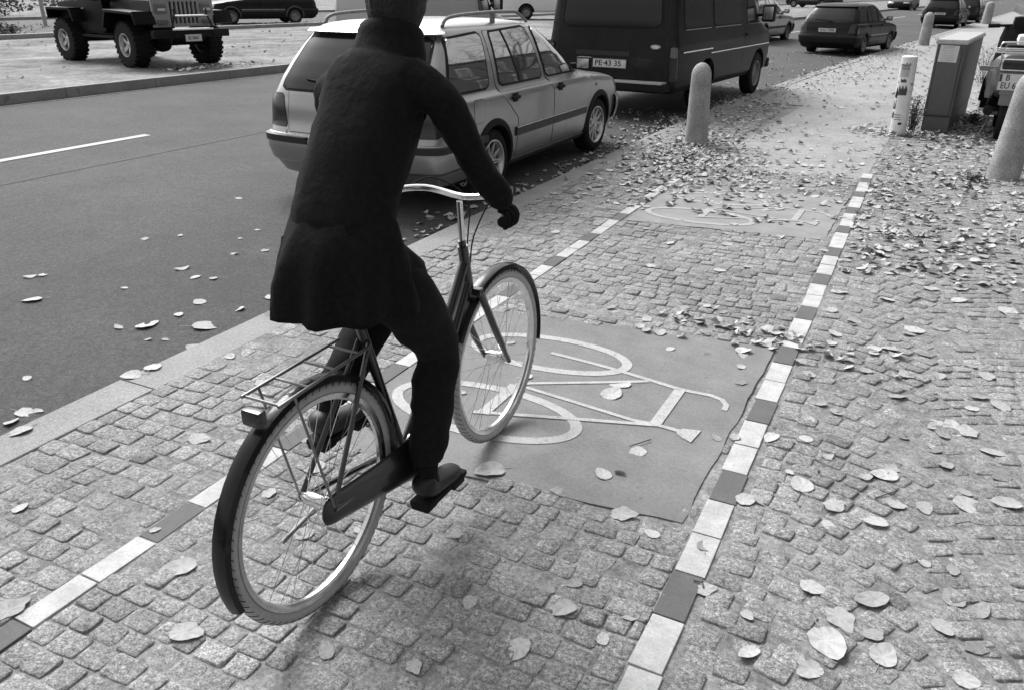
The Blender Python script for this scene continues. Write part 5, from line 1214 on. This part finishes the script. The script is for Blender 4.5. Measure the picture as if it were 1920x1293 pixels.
# the rest lies as litter: more than anybody could count
def litter(name, pts, smin, smax, tones=(.36, .30, .18, .10, .06)):
    V = []; F_ = []; T = []; base = 0; n = 9
    for (x, y, lift) in pts:
        s = rnd.uniform(smin, smax)/2; a0 = rnd.uniform(0, 6.28); ex = rnd.uniform(.6, 1.1); cu = rnd.uniform(-.1, .9)*s; tw = rnd.uniform(-.7, .7)*s; ca, sa = math.cos(a0), math.sin(a0); z0 = gz(x, y)+lift; tx_, ty_ = rnd.gauss(0, .13), rnd.gauss(0, .13)
        tn = TONES[rnd.choices(range(5), tones)[0]]*rnd.uniform(.85, 1.1); V.append((x, y, z0+.004)); zs_ = []
        for k in range(n):
            a = 2*math.pi*k/n; r_ = s*(1+rnd.uniform(-.22, .15)); u, v = r_*math.cos(a), r_*math.sin(a)*ex; z = cu*(u/s)**2+tw*(u*v/s/s)+tx_*u+ty_*v; V.append((x+u*ca-v*sa, y+u*sa+v*ca, z0+.004+max(z, -.003)))
        for k in range(n): F_.append((base, base+1+k, base+1+(k+1) % n))
        T += [tn]*(n+1); base += n+1
    me = bpy.data.meshes.new(name); me.from_pydata(V, [], F_); at = me.attributes.new('tone', 'FLOAT', 'POINT'); at.data.foreach_set('value', T); me.materials.append(M['leaf'])
    o = bpy.data.objects.new(name, me); col.objects.link(o); tag(o, kind='stuff')
pts = []
for k in range(1500): 
    y = 5.5+abs(rnd.gauss(0, 5)) if k % 2 else rnd.uniform(5.5, 16); x = rnd.uniform(BR1, .3+.14*y); pts.append((x, y, rnd.uniform(0, .006)))
for k in range(420): pts.append((rnd.gauss(-2.30, .38), rnd.gauss(9.4, .8), rnd.uniform(0, .02)))
for k in range(260): pts.append((rnd.gauss(-1.95, .45), rnd.gauss(8.0, .6), rnd.uniform(0, .01)))
for k in range(240): pts.append((rnd.uniform(-2.9, -.5), rnd.uniform(6.5, 9.2), rnd.uniform(0, .006)))
for k in range(34): pts.append((rnd.gauss(-.85, .28), rnd.gauss(4.15, .12), rnd.uniform(0, .004)))
for k in range(30): pts.append((rnd.gauss(-.45, .24), rnd.gauss(4.12, .11), rnd.uniform(0, .004)))
for k in range(420): y = rnd.uniform(4, 17); pts.append((KX+bend(y)-abs(rnd.gauss(.02, .20)), y, rnd.uniform(0, .01)))
for k in range(140): y = rnd.uniform(9.5, 13); pts.append((rnd.uniform(-4.2, -3.2), y, 0))
for k in range(1500): y = rnd.uniform(9.5, 40); w_ = rnd.random(); x = KX+bend(y)-.3+w_*(.9+.03*y); pts.append((x, y, rnd.uniform(0, .01)))
for k in range(330): y = rnd.uniform(8.6, 26); pts.append((rnd.uniform(-2.0, -.4)+bend(y)*.9, y, 0))
for k in range(240): pts.append((rnd.gauss(-.2, .32), rnd.gauss(11.85, .22), rnd.uniform(0, .03)))
for k in range(420): pts.append((rnd.gauss(.75, .35), rnd.gauss(12.4, .9), rnd.uniform(0, .03)))
for k in range(500): y = rnd.uniform(14, 26); pts.append((rnd.uniform(.5, 3.5), y, rnd.uniform(0, .02)))
for k in range(300): y = rnd.uniform(15, 34); pts.append((rnd.uniform(-5, -2.2)+bend(y)*.6, y, 0))
litter('leaf_litter', pts, .035, .085)
pts = [(rnd.uniform(-22, -11.7), rnd.uniform(5, 30), 0) for k in range(260)]+[(rnd.gauss(-11.9, .2), rnd.uniform(10.5, 12.5), .02) for k in range(60)]+[(rnd.gauss(-24.3, .5), rnd.uniform(12, 40), .01) for k in range(300)]
litter('median_litter', pts, .05, .13, (.3, .2, .15, .15, .2))
# catkin and twigs
bm = NB(); tube(bm, arc([(0, 0, .008), (.02, .005, .011), (.045, .002, .008)], 5), [.004, .007, .008, .008, .0075, .008, .008, .007, .006, .004, .002], 8)
o = obj('catkin', bm, mat('catkin', .22, .9, n=(300, .5)), None); px_, py_ = Pg(1152, 886); o.location = (px_, py_, .001); tag(o, 'small bumpy catkin lying beside a pale leaf on the painted patch', 'catkin')
for (a, b) in (((1180, 838), (1240, 620)), ((1640, 935), (1745, 1020)), ((1300, 1090), (1318, 1104)), ((1470, 640), (1420, 632)), ((1820, 980), (1790, 985))):
    A, B_ = (Pg(*a), Pg(*b)) if abs(a[1]-b[1]) < 60 else (Pg(a[0], a[1]), Pg(a[0]+40, a[1]-12))
    bm = NB(); A = Vector((*A, .006)); B_ = Vector((*B_, .008)); tube(bm, arc([A, (A+B_)/2+Vector((.01, .008, .003)), B_], 3), .0022, 5)
    tag(obj('twig', bm, M['bark'], None), 'thin dark twig lying on the ground among the leaves', 'twig', 'twigs on the ground')
